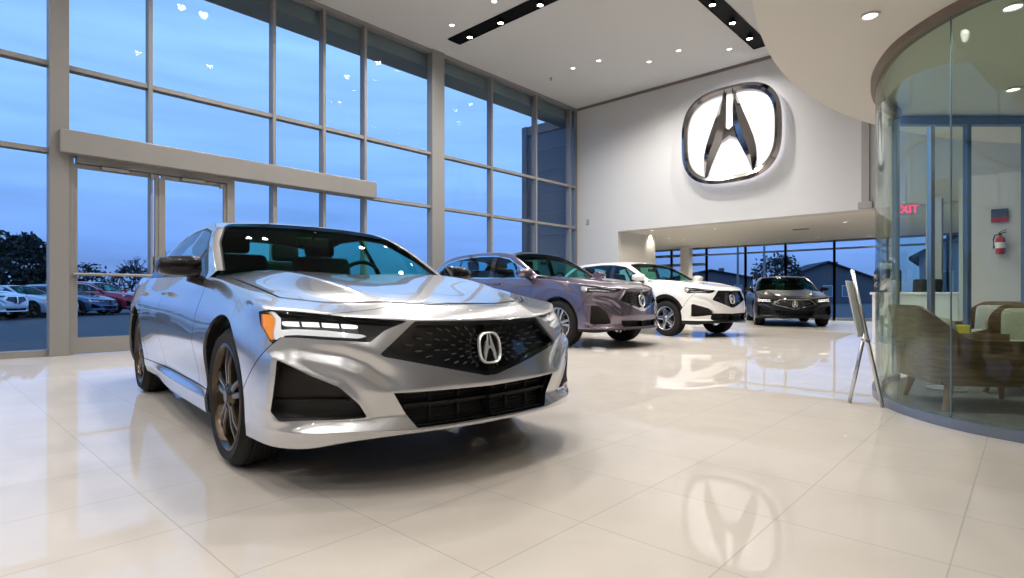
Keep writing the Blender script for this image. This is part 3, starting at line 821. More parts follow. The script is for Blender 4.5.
m_dchrome = mat('sign_dark_chrome', (.36, .335, .32), .10, 1.)
m_slot = mat('slot_black', (.004, .004, .004), .6, spec=.1)
m_sign = mat('sign_diffuser', (.74, .74, .77), .5, emit=(.90, .90, 1.0), estr=.22)
m_halo = mat('sign_halo', (1, 1, 1), .5, emit=(.95, .93, 1.0), estr=5.5)
m_asph = noise_col(mat('asphalt', (.02, .022, .026), .55, spec=.3), (.016, .018, .022), (.03, .032, .038), 3)
m_conc = mat('concrete', (.28, .28, .28), .8)
m_bark = mat('bark', (.035, .03, .028), .9)
m_leaf = noise_col(mat('dark_leaves', (.02, .03, .025), .8), (.014, .022, .02), (.03, .045, .035), 3)
m_brick = mat('house_wall', (.13, .13, .15), .8)
m_brickl = mat('pale_house_wall', (.36, .37, .40), .8)
m_roof = mat('dark_shingles', (.03, .034, .045), .8)
m_pane = glass('window_glass', (.95, .97, .98), .19, 0., 1.5)
m_curv = glass('green_glass', (.86, .92, .87), .75, 0., 1.52)
m_pane2 = glass('partition_glass', (.92, .96, .95), .4, 0., 1.5)

# polished square tiles
m_tile = mat('polished_tile', (.6, .55, .48), .45, spec=.3)
n, l = nodes(m_tile); b = n['Principled BSDF']
tc = n.new('ShaderNodeTexCoord'); mp = n.new('ShaderNodeMapping'); mp.inputs['Location'].default_value = (.71/.525, -1.72/.52, 0)
mp.inputs['Scale'].default_value = (1/.525, 1/.52, 1)
br = n.new('ShaderNodeTexBrick'); br.offset = 0; br.squash = 1
for k, v in (('Scale', 1.), ('Brick Width', 1.), ('Row Height', 1.), ('Mortar Size', .0055), ('Mortar Smooth', .2), ('Bias', 0.)): br.inputs[k].default_value = v
br.inputs['Color1'].default_value = (.57, .52, .465, 1); br.inputs['Color2'].default_value = (.59, .54, .485, 1); br.inputs['Mortar'].default_value = (.43, .395, .36, 1)
l.new(tc.outputs['Object'], mp.inputs[0]); l.new(mp.outputs[0], br.inputs[0])
no = n.new('ShaderNodeTexNoise'); no.inputs['Scale'].default_value = 1.7; no.inputs['Detail'].default_value = 7; no.inputs['Distortion'].default_value = 1.2
rp = n.new('ShaderNodeValToRGB'); rp.color_ramp.elements[0].position = .3; rp.color_ramp.elements[1].position = .75
rp.color_ramp.elements[0].color = (.93, .92, .90, 1); rp.color_ramp.elements[1].color = (1.04, 1.04, 1.04, 1)
mx = n.new('ShaderNodeMix'); mx.data_type = 'RGBA'; mx.blend_type = 'MULTIPLY'; mx.inputs[0].default_value = 1
l.new(tc.outputs['Object'], no.inputs[0]); l.new(no.outputs[0], rp.inputs[0])
l.new(br.outputs[0], mx.inputs[6]); l.new(rp.outputs[0], mx.inputs[7]); l.new(mx.outputs[2], b.inputs['Base Color'])
b.inputs['Coat Weight'].default_value = .65; b.inputs['Coat Roughness'].default_value = .012; b.inputs['Coat IOR'].default_value = 1.42

S = 'structure'
def struct(name, lo, hi, m, parent=None, bev=0.):
    o = box_obj(name, lo, hi, m, parent, bev)
    if parent is None: o['kind'] = S
    return o
# ================================================================ shell
struct('floor', (-10.4, -9, -.12), (9, 14.45, 0), m_tile)
struct('floor_showroom_annex', (-12.4, 14.45, -.12), (9, 21.2, 0), noise_col(mat('annex_floor', (.36, .36, .35), .35), (.32, .32, .31), (.40, .40, .39), 2)).name = 'floor_annex'
struct('ceiling', (-10.4, -9, CZ), (9, BY+.6, CZ+.25), m_ceil)
bm = bmesh.new()   # back wall with the wide opening below it
bx(bm, ((-10.4-8.6)/2, BY+1.1, CZ/2), (1.8, 2.2, CZ)); bx(bm, ((-8.6+9)/2, BY+.2, (CZ+2.66)/2), (17.6, .4, CZ-2.66))
o = from_bm('wall_back', bm, m_white); o['kind'] = S
struct('trim_back_wall_top', (-10.0, BY-.03, CZ-.07), (2.0, BY, CZ-.0), m_brown).name = 'trim_1'
struct('wall_right', (8.8, -9, 0), (9, BY, CZ), m_white); struct('wall_rear', (-10.4, -9.2, 0), (9, -9, CZ), m_white)
struct('ceiling_annex', (-12.4, BY+.4, LZ), (9, 21.2, LZ+.2), m_soff)
# plate on the back wall, pilaster strip
t = empty('wall_plate', (-9.61, BY, 3.015), label='small grey wall plate on the white wall beside the tall windows', cat='wall plate')
box_obj('plate', (-.05, -.02, -.075), (.05, 0, .075), mat('plate_grey', (.33, .33, .35), .5), t, .006)
t = struct('trim_pilaster', (-2.60, BY-.09, 2.80), (-2.46, BY, CZ), mat('trim_grey', (.36, .34, .33), .6)); t.name = 'trim_2'
struct('pilaster_foot', (-2.66, BY-.13, 2.66), (-2.40, BY, 2.80), MATS['trim_grey'], t, .01)

# curved dropped ceiling, its fascia, and the curved glass under it
def arc(pts, n=60):
    """smooth polyline (Catmull-Rom) through plan points"""
    P = [Vector((*p, 0)) for p in pts]; P = [P[0]*2-P[1]]+P+[P[-1]*2-P[-2]]; out = []
    for i in range(1, len(P)-2):
        for k in range(n):
            t = k/n; a, b, c, d = P[i-1:i+3]
            out.append(.5*((2*b)+(c-a)*t+(2*a-5*b+4*c-d)*t*t+(3*b-a-3*c+d)*t**3))
    out.append(P[-2]); return [(p.x, p.y) for p in out]
edge = [(6.1*math.cos(t)+4.58, 6.1*math.sin(t)+5.3) for t in np.linspace(PI+.98, PI-.98, 61)]
edge += [(1.2, BY), (8.8, BY), (8.8, .2)]
bm = bmesh.new(); prism(bm, edge, LZ+.01, LZ+.35)
o = from_bm('ceiling_soffit', bm, m_soff); o['kind'] = S
bm = bmesh.new(); e2 = edge[:61]; e3 = [(x+.12, y) for x, y in e2]
prism(bm, e2+e3[::-1], LZ+.35, CZ); o = from_bm('wall_soffit_fascia', bm, m_soff); o.name = 'wall_fascia'; o['kind'] = S
GP = arc([(2.6, 4.20), (.9, 4.26), (.25, 4.31), (-.13, 4.42), (-.40, 4.58), (-.69, 4.91), (-.88, 5.33), (-.985, 5.74), (-1.03, 6.25), (-.98, 6.75)], 10)
def ribbon(bm, path, z0, z1, th=.012):
    n_ = len(path); L = []
    for i, (x, y) in enumerate(path):
        a, c = Vector(path[max(i-1, 0)]), Vector(path[min(i+1, n_-1)]); d = (c-a).normalized(); k = Vector((-d.y, d.x))*th/2
        L.append([bm.verts.new((x+s*k.x, y+s*k.y, z)) for s, z in ((-1, z0), (1, z0), (1, z1), (-1, z1))])
    for a, c in zip(L, L[1:]):
        for i in range(4): bm.faces.new((a[i], a[(i+1) % 4], c[(i+1) % 4], c[i]))
    bm.faces.new(L[0][::-1]); bm.faces.new(L[-1])
t = empty('glass_partition', (GP[40][0], GP[40][1], 0), label='curved floor-to-ceiling green-tinted glass screen around the lounge', cat='glass screen')
off = Vector((-GP[40][0], -GP[40][1]))
path = [(x+off.x, y+off.y) for x, y in GP]
cuts = [0, 22, 45, 68, len(path)-1]
# panes meet at px-visible joints: keep them separate sheets with a dark seam between
seam_i = min(range(len(GP)), key=lambda i: abs(GP[i][0]+.36))
for a, c in ((0, seam_i), (seam_i, len(path)-1)):
    bm = bmesh.new(); ribbon(bm, path[a:c+1], .06, LZ-.02, .012); o = from_bm('glass_pane', bm, m_curv, t, True, 40)
bm = bmesh.new(); x, y = path[seam_i]; cyl(bm, (x, y, .06), (x, y, LZ-.03), .0055, seg=8); from_bm('seam', bm, m_alud, t)
bm = bmesh.new(); ribbon(bm, path, .0, .065, .06); from_bm('floor_channel', bm, mat('channel_blue_grey', (.20, .24, .31), .35, .6), t, True, 40)
bm = bmesh.new(); ribbon(bm, path, LZ-.05, LZ+.012, .08); from_bm('ceiling_channel', bm, m_brown, t, True, 40)
bm = bmesh.new(); x, y = path[-1]; cyl(bm, (x, y, .06), (x, y, LZ-.08), .022, seg=12); from_bm('end_post', bm, m_steel, t)
# floor inside the lounge
bm = bmesh.new(); lp = GP[:]+[(-.9, 7.4), (-.9, 13.6), (8.7, 13.6), (8.7, 4.2)]
prism(bm, lp, 0, .006); o = from_bm('floor_lounge', bm, m_carpet); o['kind'] = S

# ================================================================ window wall
BAYS = [(-9, -6.9), (-6.9, -4.8), (-4.8, -2.7), (-2.7, -.6), (-.6, 1.40), (1.50, 2.565), (2.565, 4.50), (4.50, 5.475), (5.475, 6.385), (6.385, 8.2), (8.35, 10.06), (10.06, 11.80), (11.80, 13.36), (13.36, 13.68)]
MZ1, MZ3 = 4.08, 2.865
fr = .055
for i, (a, c) in enumerate(BAYS):
    z0 = .09
    doorbay = a in (1.50,)
    bm = bmesh.new()
    wl, wr = fr/2, fr/2
    # side mullions stand in front of the glass
    lo = 2.80 if 1.4 < a < 6.4 and a in (1.50,) else 0
    bx(bm, (WX-.02, a+wl/2, (lo+CZ)/2), (.17, wl, CZ-lo)); bx(bm, (WX-.02, c-wr/2, (lo+CZ)/2), (.17, wr, CZ-lo))
    for z in (MZ1, MZ3): bx(bm, (WX-.03, (a+c)/2, z), (.15, c-a-.03, .065))
    bx(bm, (WX-.02, (a+c)/2, CZ-.04), (.16, c-a, .08))
    if not (1.4 < a < 4.0): bx(bm, (WX-.02, (a+c)/2, .045), (.16, c-a, .09))
    o = from_bm('window_%d' % (i+1), bm, m_alu); o['kind'] = S
    bm = bmesh.new(); z0 = MZ3 if 1.4 < a < 4.0 else .09
    bx(bm, (WX-.06, (a+c)/2, (z0+CZ-.08)/2), (.012, c-a-fr, CZ-.08-z0)); from_bm('pane', bm, m_pane, o)
# clad columns between groups of bays
struct('column_a', (WX-.10, 1.335, 0), (WX+.13, 1.555, CZ), m_alu, None, .006).name = 'trim_3'
struct('column_b', (WX-.10, 8.10, 0), (WX+.10, 8.46, CZ), m_alu, None, .006).name = 'trim_4'
struct('corner_post', (WX-.16, 13.60, 0), (WX+.02, BY, CZ), m_alud, None).name = 'trim_5'
# entrance: door frame, two leaves, transom, header box
bm = bmesh.new()
bx(bm, (WX, 1.583, 1.42), (.16, .058, 2.84)); bx(bm, (WX, 2.70, 1.34), (.12, .045, 2.68)); bx(bm, (WX, 3.745, 1.42), (.16, .12, 2.84)); bx(bm, (WX, 2.7, 2.79), (.15, 2.1, .10))
o = from_bm('trim_door_frame', bm, m_alu); o.name = 'trim_6'; o['kind'] = S
for k, (a, c) in enumerate(((1.612, 2.68), (2.72, 3.69))):
    bm = bmesh.new()
    sw = .05
    bx(bm, (WX+.02, a+sw/2, 1.37), (.05, sw, 2.72)); bx(bm, (WX+.02, c-sw/2, 1.37), (.05, sw, 2.72))
    bx(bm, (WX+.02, (a+c)/2, .125), (.046, c-a-2*sw, .23)); bx(bm, (WX+.02, (a+c)/2, 2.70), (.046, c-a-2*sw, .056))
    o = from_bm('door_%d' % (k+1), bm, m_alu); o['kind'] = S
    bm = bmesh.new(); bx(bm, (WX+.02, (a+c)/2, 1.455), (.012, c-a-.09, 2.46)); from_bm('pane', bm, m_pane, o)
    bm = bmesh.new(); cyl(bm, (WX+.10, a-.01, 1.15), (WX+.10, c-.04, 1.15), .022, seg=10); cyl(bm, (WX+.10, a+.04, 1.15), (WX+.03, a+.04, 1.15), .018, seg=8); cyl(bm, (WX+.10, c-.06, 1.15), (WX+.03, c-.06, 1.15), .018, seg=8)
    from_bm('push_bar', bm, m_alu, o, True, 40)
    bm = bmesh.new(); bx(bm, (WX+.09, (a+c)/2-.05, 2.70), (.07, .34, .05), None, .012); bx(bm, (WX+.07, c-.10, 2.68), (.06, .05, .08), None, .01)
    from_bm('door_closer', bm, m_alu, o)
o = struct('header_box', (WX+.02, 1.434, 2.83), (WX+.25, 6.53, 3.155), m_alu, None, .012); o.name = 'trim_7'
# lower mullions under the header box, bays 3.8 .. 6.4
bm = bmesh.new()
for y in (4.52, 5.475): bx(bm, (WX, y, 1.42), (.12, .06, 2.84))
bx(bm, (WX, 5.1, .045), (.14, 2.6, .09)); o = from_bm('trim_low_mullions', bm, m_alu); o.name = 'trim_8'; o['kind'] = S
bm = bmesh.new(); bx(bm, (WX-.05, 5.1, 1.45), (.012, 2.6, 2.72)); o = from_bm('pane_low', bm, m_pane, bpy.data.objects['trim_8']); o.name = 'pane'
# outside overhang seen through the top of the glass
struct('roof_overhang', (WX-.75, -9, 6.10), (WX-.14, BY+.3, 6.75), mat('overhang', (.16, .20, .22), .6)).name = 'ceiling_overhang'

# ================================================================ annex window wall
struct('wall_annex_base', (-12.3, 21.0, 0), (9, 21.15, .10), m_alud).name = 'baseboard_annex'
m_wing = mat('blue_grey_cladding', (.17, .19, .22), .6)
xs = [-12.3, -11.5, -10.66, -9.9, -9.2, -7.717, -6.33, -4.80, -3.3, -1.8, -.3, 1.2, 2.7, 4.2]
for i, (a, c) in enumerate(zip(xs, xs[1:])):
    bm = bmesh.new()
    for x in (a, c): bx(bm, (x, 21.05, LZ/2), (.055, .12, LZ))
    for z in ((2.40,) if a > -9.5 else (2.42, 2.05, 1.35)): bx(bm, ((a+c)/2, 21.05, z), (c-a, .12, .06 if a > -9.5 else .10))
    bx(bm, ((a+c)/2, 21.05, LZ-.03), (c-a, .12, .06))
    o = from_bm('window_%d' % (i+21), bm, m_alud); o['kind'] = S
    bm = bmesh.new(); bx(bm, ((a+c)/2, 21.08, (LZ+.1)/2), (c-a-.06, .01, LZ-.1)); from_bm('pane', bm, m_pane, o)
struct('annex_column', (-9.92, 20.3, 0), (-9.58, 20.64, LZ), m_soff).name = 'trim_9'
struct('annex_end_left', (-12.5, 14.0, 0), (-12.3, 21.2, CZ), m_wing).name = 'wall_annex_left'
struct('annex_end_right', (4.2, 13.9, 0), (4.4, 21.2, LZ+.2), m_white).name = 'wall_annex_right'
o = struct('annex_shut', (-12.5, 14.1, 0), (-10.41, 14.3, CZ), m_wing); o.name = 'wall_annex_front'
for z in (1.4, 2.1, 2.8, 3.5, 4.2, 4.9, 5.6): struct('panel_joint', (-12.5, 14.085, z), (-10.41, 14.1, z+.03), m_alud, o)
struct('parapet_cap', (-12.55, 14.05, CZ-.3), (-10.41, 14.1, CZ), m_brown, o)

# ================================================================ wall sign: ring and caliper on a lit panel
t = empty('wall_sign', (-5.35, BY, 4.74), label='large backlit round chrome emblem with caliper A mounted high on the white wall', cat='wall sign')
fr_ = lambda u, v, h: Vector((u, -.16-h, v))
bm = emblem_bm(2.42, 2.34, .09, .15, fr_); from_bm('emblem', bm, m_dchrome, t, True, 30)
bm = bmesh.new(); prism(bm, [squircle(2*PI*i/72, 1.13, 1.10) for i in range(72)], -.05, -.005, fr_); from_bm('lit_panel', bm, m_sign, t)
bm = bmesh.new(); pts = [squircle(2*PI*i/72, 1.11, 1.075) for i in range(72)]
tube(bm, [(u, -.075, v) for u, v in pts], .022, 8, True); from_bm('halo_light', bm, m_halo, t)

# ================================================================ ceiling lights
def downlight(x, y, z, r, label, grp, power, col=(1, .955, .90), lit=True, spot=2.6, small=False):
    o = empty('downlight', (x, y, z), label=label, cat='ceiling light', group=grp)
    bm = bmesh.new(); lathe(bm, [(r, 0), (r*1.25, -.004), (r*1.28, -.010), (r*1.0, -.012), (r*.93, -.004), (r*.9, 0)], 'z', 24); from_bm('trim_ring', bm, m_desk, o, True, 40)
    bm = bmesh.new(); lathe(bm, [(.0005, -.003), (r*.9, -.003)], 'z', 24); from_bm('lens', bm, m_lamp, o)
    if power:
        L = bpy.data.lights.new('downlight_beam', 'SPOT'); L.energy = power; L.color = col; L.spot_size = spot; L.spot_blend = .9; L.shadow_soft_size = r*1.2
        q = bpy.data.objects.new('downlight_beam', L); link(q, o); q.location = (0, 0, -.03)
    return o
HI = [(-8.79, 7.67), (-7.49, 7.60), (-8.27, 11.15), (-7.55, 11.21), (-6.70, 12.08), (-5.90, 11.99), (-5.02, 12.70)]
HIN = ['left of the dark light slot', 'beside the dark light slot', 'closest to the corner of window and wall', 'second from the corner of window and wall',
       'high above the white car', 'left above the round emblem', 'right above the round emblem']
for (x, y), s in zip(HI, HIN): downlight(x, y, CZ, .055, 'small round recessed downlight in the high ceiling, '+s, 'high ceiling downlights', HIGH_W)
for x in (-8.2, -5.2, -2.2, 1.4, 5.0):      # unseen downlights added behind the camera to give the hall even light
    for y in (-6.5, -3.2, .2, 3.6): 
        if not (x > -1 and y > .5): downlight(x, y, CZ, .055, 'unseen downlight added in the high ceiling behind the viewpoint for even light', 'added downlights behind the viewpoint', HIGH_W*.85)
for x, y in ((-3.2, 5.6), (-5.6, 5.0), (-8.2, 4.0), (-3.2, 9.4), (-5.6, 8.5), (-8.2, 6.5)): downlight(x, y, CZ, .055, 'unseen downlight added in the high ceiling above the cars for overhead light', 'added downlights above the cars', HIGH_W*1.3)  # extra fittings added out of view to light the cars from overhead
t = empty('ceiling_sprinkler', (-9.065, 11.28, CZ), label='tiny dark sprinkler head on the high ceiling near the window corner', cat='sprinkler')
bm = bmesh.new(); lathe(bm, [(.001, -.06), (.03, -.055), (.012, -.04), (.012, -.01), (.04, 0)], 'z', 12); from_bm('sprinkler_body', bm, m_brown, t)
def slot(x0, x1, y0, y1, spots, label):
    """recessed black light slot hung flush with the ceiling"""
    cx, cy = (x0+x1)/2, (y0+y1)/2
    o = empty('ceiling_light_slot', (cx, cy, CZ-.004), label=label, cat='light slot')
    bm = bmesh.new(); w, d = x1-x0, y1-y0
    bx(bm, (0, 0, -.003), (w, d, .006)); from_bm('slot_panel', bm, m_slot, o)
    bm = bmesh.new(); e = .015
    for c, s in (((0, d/2, -.01), (w, e, .02)), ((0, -d/2, -.01), (w, e, .02)), ((w/2, 0, -.01), (e, d, .02)), ((-w/2, 0, -.01), (e, d, .02))): bx(bm, c, s)
    from_bm('slot_edge', bm, m_slot, o)
    for x, y, a, bb in spots:
        s = empty('spotlight', (x-cx, y-cy, -.006), parent=o)
        bm = bmesh.new(); lathe(bm, [(.03, 0), (.065, -.03), (.07, -.075), (.06, -.08), (.055, -.06)], 'z', 20); from_bm('lamp_can', bm, m_slot, s, True, 40)
        bm = bmesh.new(); lathe(bm, [(.0005, -.072), (.056, -.072)], 'z', 20); from_bm('lamp_face', bm, m_lamp2, s)
        L = bpy.data.lights.new('spot_beam', 'SPOT'); L.energy = SLOT_W; L.color = (1, .965, .92); L.spot_size = 1.5; L.spot_blend = .7; L.shadow_soft_size = .06
        q = bpy.data.objects.new('spot_beam', L); link(q, s); q.location = (0, 0, -.09); q.rotation_euler = (a, bb, 0)
slot(-9.32, -1.9, 8.02, 8.36, [(x, 8.18, 0, 0) for x in (-8.80, -7.88, -6.84, -5.6, -4.4, -3.2)], 'long black recessed light slot across the high ceiling, running beside the tall windows')
slot(-4.60, -4.26, 8.6, 13.05, [(-4.43, y, 0, 0) for y in (9.4, 10.4, 11.37, 12.31)], 'black recessed light slot in the high ceiling above the round emblem')
slot(-9.3, 4, -1.6, -1.3, [(x, -1.45, 0, 0) for x in (-8.5, -6.5, -4.5, -2.5, -.5, 1.5)], 'long black recessed light slot in the high ceiling behind the viewpoint')
# low ceiling
downlight(-.775, 4.317, LZ+.01, .045, 'oval bright downlight in the curved low ceiling outside the glass', 'low ceiling downlights', LOW_W)
downlight(-.08, 4.81, LZ+.01, .05, 'bright ring downlight inside the lounge at the top right corner', 'low ceiling downlights', LOW_W)
downlight(-.11, 6.74, LZ+.01, .05, 'bright ring downlight deeper inside the lounge', 'low ceiling downlights', LOW_W)
downlight(1.6, 5.6, LZ+.01, .085, 'downlight over the lounge chairs out of frame', 'low ceiling downlights', LOW_W)
downlight(.4, 9.6, LZ+.01, .085, 'downlight in front of the white wall with the fire extinguisher', 'low ceiling downlights', LOW_W)
for (x, y), s in zip([(-7.88, 14.38), (-8.60, 15.6), (-8.6, 16.8), (-8.5, 17.6), (-8.4, 18.4), (-8.3, 20.2), (-7.25, 20.0), (-6.13, 19.82), (-4.98, 19.78), (-3.66, 20.38), (-6.4, 15.2), (-3.4, 16.0), (-1.0, 17.5)],
    ['nearest the opening corner', 'above the white car', 'third from the opening corner', 'fourth from the opening corner', 'beside the cream column', 'right of the cream column', 'left of the black car', 'above the black car', 'right of the black car', 'near the green glass edge', 'behind the wall over the opening', 'in the annex near the glass', 'behind the lounge']):
    downlight(x, y, LZ, .06, 'small round downlight in the low annex ceiling '+s, 'annex downlights', ANNEX_W*(.2 if y < 14.5 else 1), (1, .87, .68))
t = empty('air_vent', (-4.68, 16.91, LZ), label='thin dark air slot in the low annex ceiling', cat='air vent')
bm = bmesh.new(); bx(bm, (0, 0, -.006), (.42, .10, .012)); from_bm('vent_frame', bm, m_alud, t)
bm = bmesh.new(); [bx(bm, (0, y, -.014), (.40, .012, .006)) for y in (-.03, 0, .03)]; from_bm('vent_slats', bm, m_blackm, t)
HOUSES = [(-21.5, 85., R(30), 11, 9, 3.0, 2.2, 'dark gabled house outside directly behind the black sedan', m_brick), (1.2, 47., R(4), 13, 9, 3.4, 3.8, 'large gabled house outside right of the black sedan', m_brickl),
 (-37, 84., R(35), 12, 8, 3.4, 1.2, 'long low house outside left of the black sedan', m_brick)]
POLES = [(-15.2, 40, 7), (-13.4, 40, 7)]
# ================================================================ lounge furniture
def lounge_chair(loc, rz, label, cush, grp='lounge chairs', bh=.38):
    """bent-plywood armchair: high back sheet that sweeps down into the low arms"""
    t = empty('lounge_chair', loc, rz, label, 'armchair', grp)
    W, D = .84, .86      # back runs along local x at y=0, seat towards +y
    plan = [(-W/2, D), (-W/2, .14)]+[(-W/2+.14-.14*math.cos(a), .14-.14*math.sin(a)) for a in np.linspace(0, PI/2, 7)]
    plan += [(x, 0) for x in np.linspace(-W/2+.2, W/2-.2, 9)]+[(W/2-.14+.14*math.sin(a), .14-.14*math.cos(a)) for a in np.linspace(0, PI/2, 7)]+[(W/2, .2), (W/2, D)]
    def dens(p):
        out = []
        for a, b in zip(p, p[1:]):
            k = max(1, int(math.dist(a, b)/.05)); out += [(a[0]+(b[0]-a[0])*i/k, a[1]+(b[1]-a[1])*i/k) for i in range(k)]
        return out+[p[-1]]
    plan = dens(plan)
    s = [0]
    for a, b in zip(plan, plan[1:]): s.append(s[-1]+math.dist(a, b))
    tot = s[-1]; mid = tot/2
    def top(d):     # height of the sheet at path distance d from the middle of the back
        k = min(max((abs(d)-W*.30)/(W*.42), 0), 1); k = k*k*(3-2*k)
        return .775*(1-k)+.53*k
    bm = bmesh.new(); rows = []
    for i, (x, y) in enumerate(plan):
        d = s[i]-mid; zt = top(d); lean = .0
        a = Vector(plan[max(i-1, 0)]); b = Vector(plan[min(i+1, len(plan)-1)]); nn = Vector((-(b-a).y, (b-a).x)).normalized()
        col = []
        for side_ in (1, -1):
            for z in ((.20, .36, .53, zt) if side_ > 0 else (zt, .53, .36, .20)):
                k = (z-.2)/.57; fl = -.035*(1-k)+.07*max(0, k-.4)
                q = Vector((x, y))-nn*(fl+side_*.011)
                if side_ < 0: pass
                col.append(bm.verts.new((q.x, q.y, z)))
        rows.append(col)
    for a, b in zip(rows, rows[1:]):
        for k in range(8): bm.faces.new((a[k], a[(k+1) % 8], b[(k+1) % 8], b[k]))
    bm.faces.new(rows[0]); bm.faces.new(rows[-1][::-1])
    from_bm('shell', bm, m_wood, t, True, 50)
    bm = bmesh.new(); bx(bm, (0, .45, .215), (W-.10, .80, .03)); from_bm('seat_board', bm, m_wood, t)
    bm = bmesh.new(); bx(bm, (0, .48, .34), (W-.16, .74, .20), None, .06, 3); from_bm('seat_cushion', bm, cush, t, True, 60)
    bm = bmesh.new(); bx(bm, (0, .135, .54), (W-.20, .15, bh), Matrix.Rotation(R(12), 3, 'X'), .06, 3); from_bm('back_cushion', bm, cush, t, True, 60)
    for x, y in ((-.30, .14), (.30, .14), (-.30, .74), (.30, .74)):
        bm = bmesh.new(); cyl(bm, (x, y, .22), (x*1.17, y+(-.05 if y < .4 else .04), 0.006), .032, .020, 12); from_bm('leg', bm, m_leg, t, True, 40)
    return t
p, q = Vector((-.835, 5.745)), Vector((-.475, 5.06))
ang = math.atan2(q.y-p.y, q.x-p.x)
lounge_chair(((p.x+q.x)/2-.04, (p.y+q.y)/2-.01, 0), ang, 'walnut plywood lounge chair seen from behind, right against the curved glass', m_olive, bh=.28)
lounge_chair((.13, 7.12, 0), R(175), 'lounge chair with plump olive back cushion at the right edge behind the glass', m_olive)
lounge_chair((-.15, 9.05, 0), R(165), 'lounge chair with grey back seen behind the yellow card', m_grey)
# side table with a yellow card holder and a glass
t = empty('side_table', (-.55, 6.32, 0), label='low round white side table between the lounge chairs', cat='side table')
bm = bmesh.new(); lathe(bm, [(.001, .44), (.17, .44), (.175, .45), (.17, .46), (.001, .46)], 'z', 32); from_bm('table_top', bm, m_desk, t, True, 40)
bm = bmesh.new(); lathe(bm, [(.02, .44), (.02, .04), (.15, .02), (.15, .006)], 'z', 24); from_bm('pedestal', bm, m_steel, t, True, 40)
t = empty('card_box', (-.47, 6.36, .46), R(40), label='bright yellow card box standing on the side table', cat='box')
box_obj('box_body', (-.075, -.035, 0), (.075, .035, .115), m_yellow, t, .004); box_obj('box_lid', (-.078, -.038, .115), (.078, .038, .125), m_yellow, t, .003)
t = empty('glass_tumbler', (-.62, 6.36, .46), label='clear bluish tumbler beside the yellow box', cat='glass')
bm = bmesh.new(); lathe(bm, [(.001, 0), (.035, 0), (.042, .14), (.039, .14), (.033, .008), (.001, .008)], 'z', 20); from_bm('tumbler_wall', bm, glass('tumbler', (.75, .88, .95), 1.0), t, True, 40)

# lounge back wall with door, and the inner glazed screen
struct('wall_lounge', (-.82, 11.2, 0), (4.3, 11.4, LZ), m_white)
t = empty('wood_door', (.16, 11.195, 0), label='dark brown wooden door in the white lounge wall at the right edge', cat='door')
box_obj('door_leaf', (-.02, -.05, .01), (.90, -.01, 2.35), m_wooddoor, t, .004)
bm = bmesh.new(); bx(bm, (-.06, -.03, 1.2), (.08, .06, 2.4)); bx(bm, (.94, -.03, 1.2), (.08, .06, 2.4)); bx(bm, (.44, -.03, 2.40), (1.08, .06, .09)); from_bm('door_casing', bm, m_alu, t)
bm = bmesh.new(); cyl(bm, (.08, -.10, 1.0), (.22, -.10, 1.0), .011, seg=8); cyl(bm, (.08, -.05, 1.0), (.08, -.10, 1.0), .02, seg=10); from_bm('door_handle', bm, m_steel, t)
def extinguisher(x, y, z):
    t = empty('fire_extinguisher', (x, y, z), label='red fire extinguisher hanging on the white lounge wall', cat='fire extinguisher')
    bm = bmesh.new(); lathe(bm, [(.001, -.17), (.06, -.17), (.072, -.155), (.072, .10), (.06, .14), (.03, .165), (.022, .18)], 'z', 24); from_bm('cylinder', bm, m_red, t, True, 40)
    bm = bmesh.new(); lathe(bm, [(.0735, -.06), (.0735, .05)], 'z', 24); from_bm('paper_label', bm, m_board, t, True)
    bm = bmesh.new(); cyl(bm, (0, 0, .175), (0, 0, .22), .022, seg=10); bx(bm, (.03, 0, .225), (.12, .022, .016), Matrix.Rotation(R(-14), 3, 'Y')); bx(bm, (.03, 0, .26), (.12, .022, .012), Matrix.Rotation(R(-26), 3, 'Y')); from_bm('valve_handle', bm, m_blackm, t)
    bm = bmesh.new(); tube(bm, [(-.02, 0, .20), (-.08, -.01, .19), (-.10, -.02, .10), (-.09, -.02, -.06)], [.010, .010, .010, .016], 8); from_bm('hose', bm, m_blackm, t, True)
    bm = bmesh.new(); bx(bm, (0, .085, .0), (.05, .03, .30)); from_bm('wall_bracket', bm, m_blackm, t)
    t.scale = (.8, .8, .8)
extinguisher(-.325, 11.121, 1.60)
t = empty('safety_sign', (-.335, 11.19, 2.05), label='small red and dark safety sign above the fire extinguisher', cat='sign')
box_obj('sign_plate', (-.10, -.012, -.10), (.10, 0, .10), mat('sign_dark', (.06, .08, .14), .5), t, .002); box_obj('sign_band', (-.10, -.016, -.10), (.10, -.012, -.03), m_red, t)
# inner screen: header beam on the low ceiling and its posts and panes
t = empty('inner_screen', (-.55, 7.4, 0), label='blue-grey framed glass screen across the back of the lounge', cat='glass screen')
A, B = Vector((-1.06+.55, 6.92-7.4)), Vector((2.0+.55, 9.8-7.4)); d = (B-A); an = math.atan2(d.y, d.x); Rz = Matrix.Rotation(an, 3, 'Z')
m_frame = mat('frame_blue_grey', (.10, .15, .23), .45, .3)
at_ = lambda k, z: (A+d*k).to_3d()+Vector((0, 0, z))
bm = bmesh.new(); bx(bm, at_(.5, LZ-.04), (d.length, .08, .08), Rz); from_bm('header', bm, m_frame, t)
for k in (.012, .10, .19, .335, .60, .99):
    bm = bmesh.new(); bx(bm, at_(k, LZ/2), (.04, .06, LZ-.01), Rz); from_bm('post', bm, m_frame if k not in (.10,) else m_steel, t)
for a, b in ((.012, .10), (.10, .19), (.335, .60), (.60, .99)):
    bm = bmesh.new(); bx(bm, at_((a+b)/2, LZ/2), (d.length*(b-a)-.05, .01, LZ-.12), Rz); from_bm('glass_pane', bm, m_pane2, t)
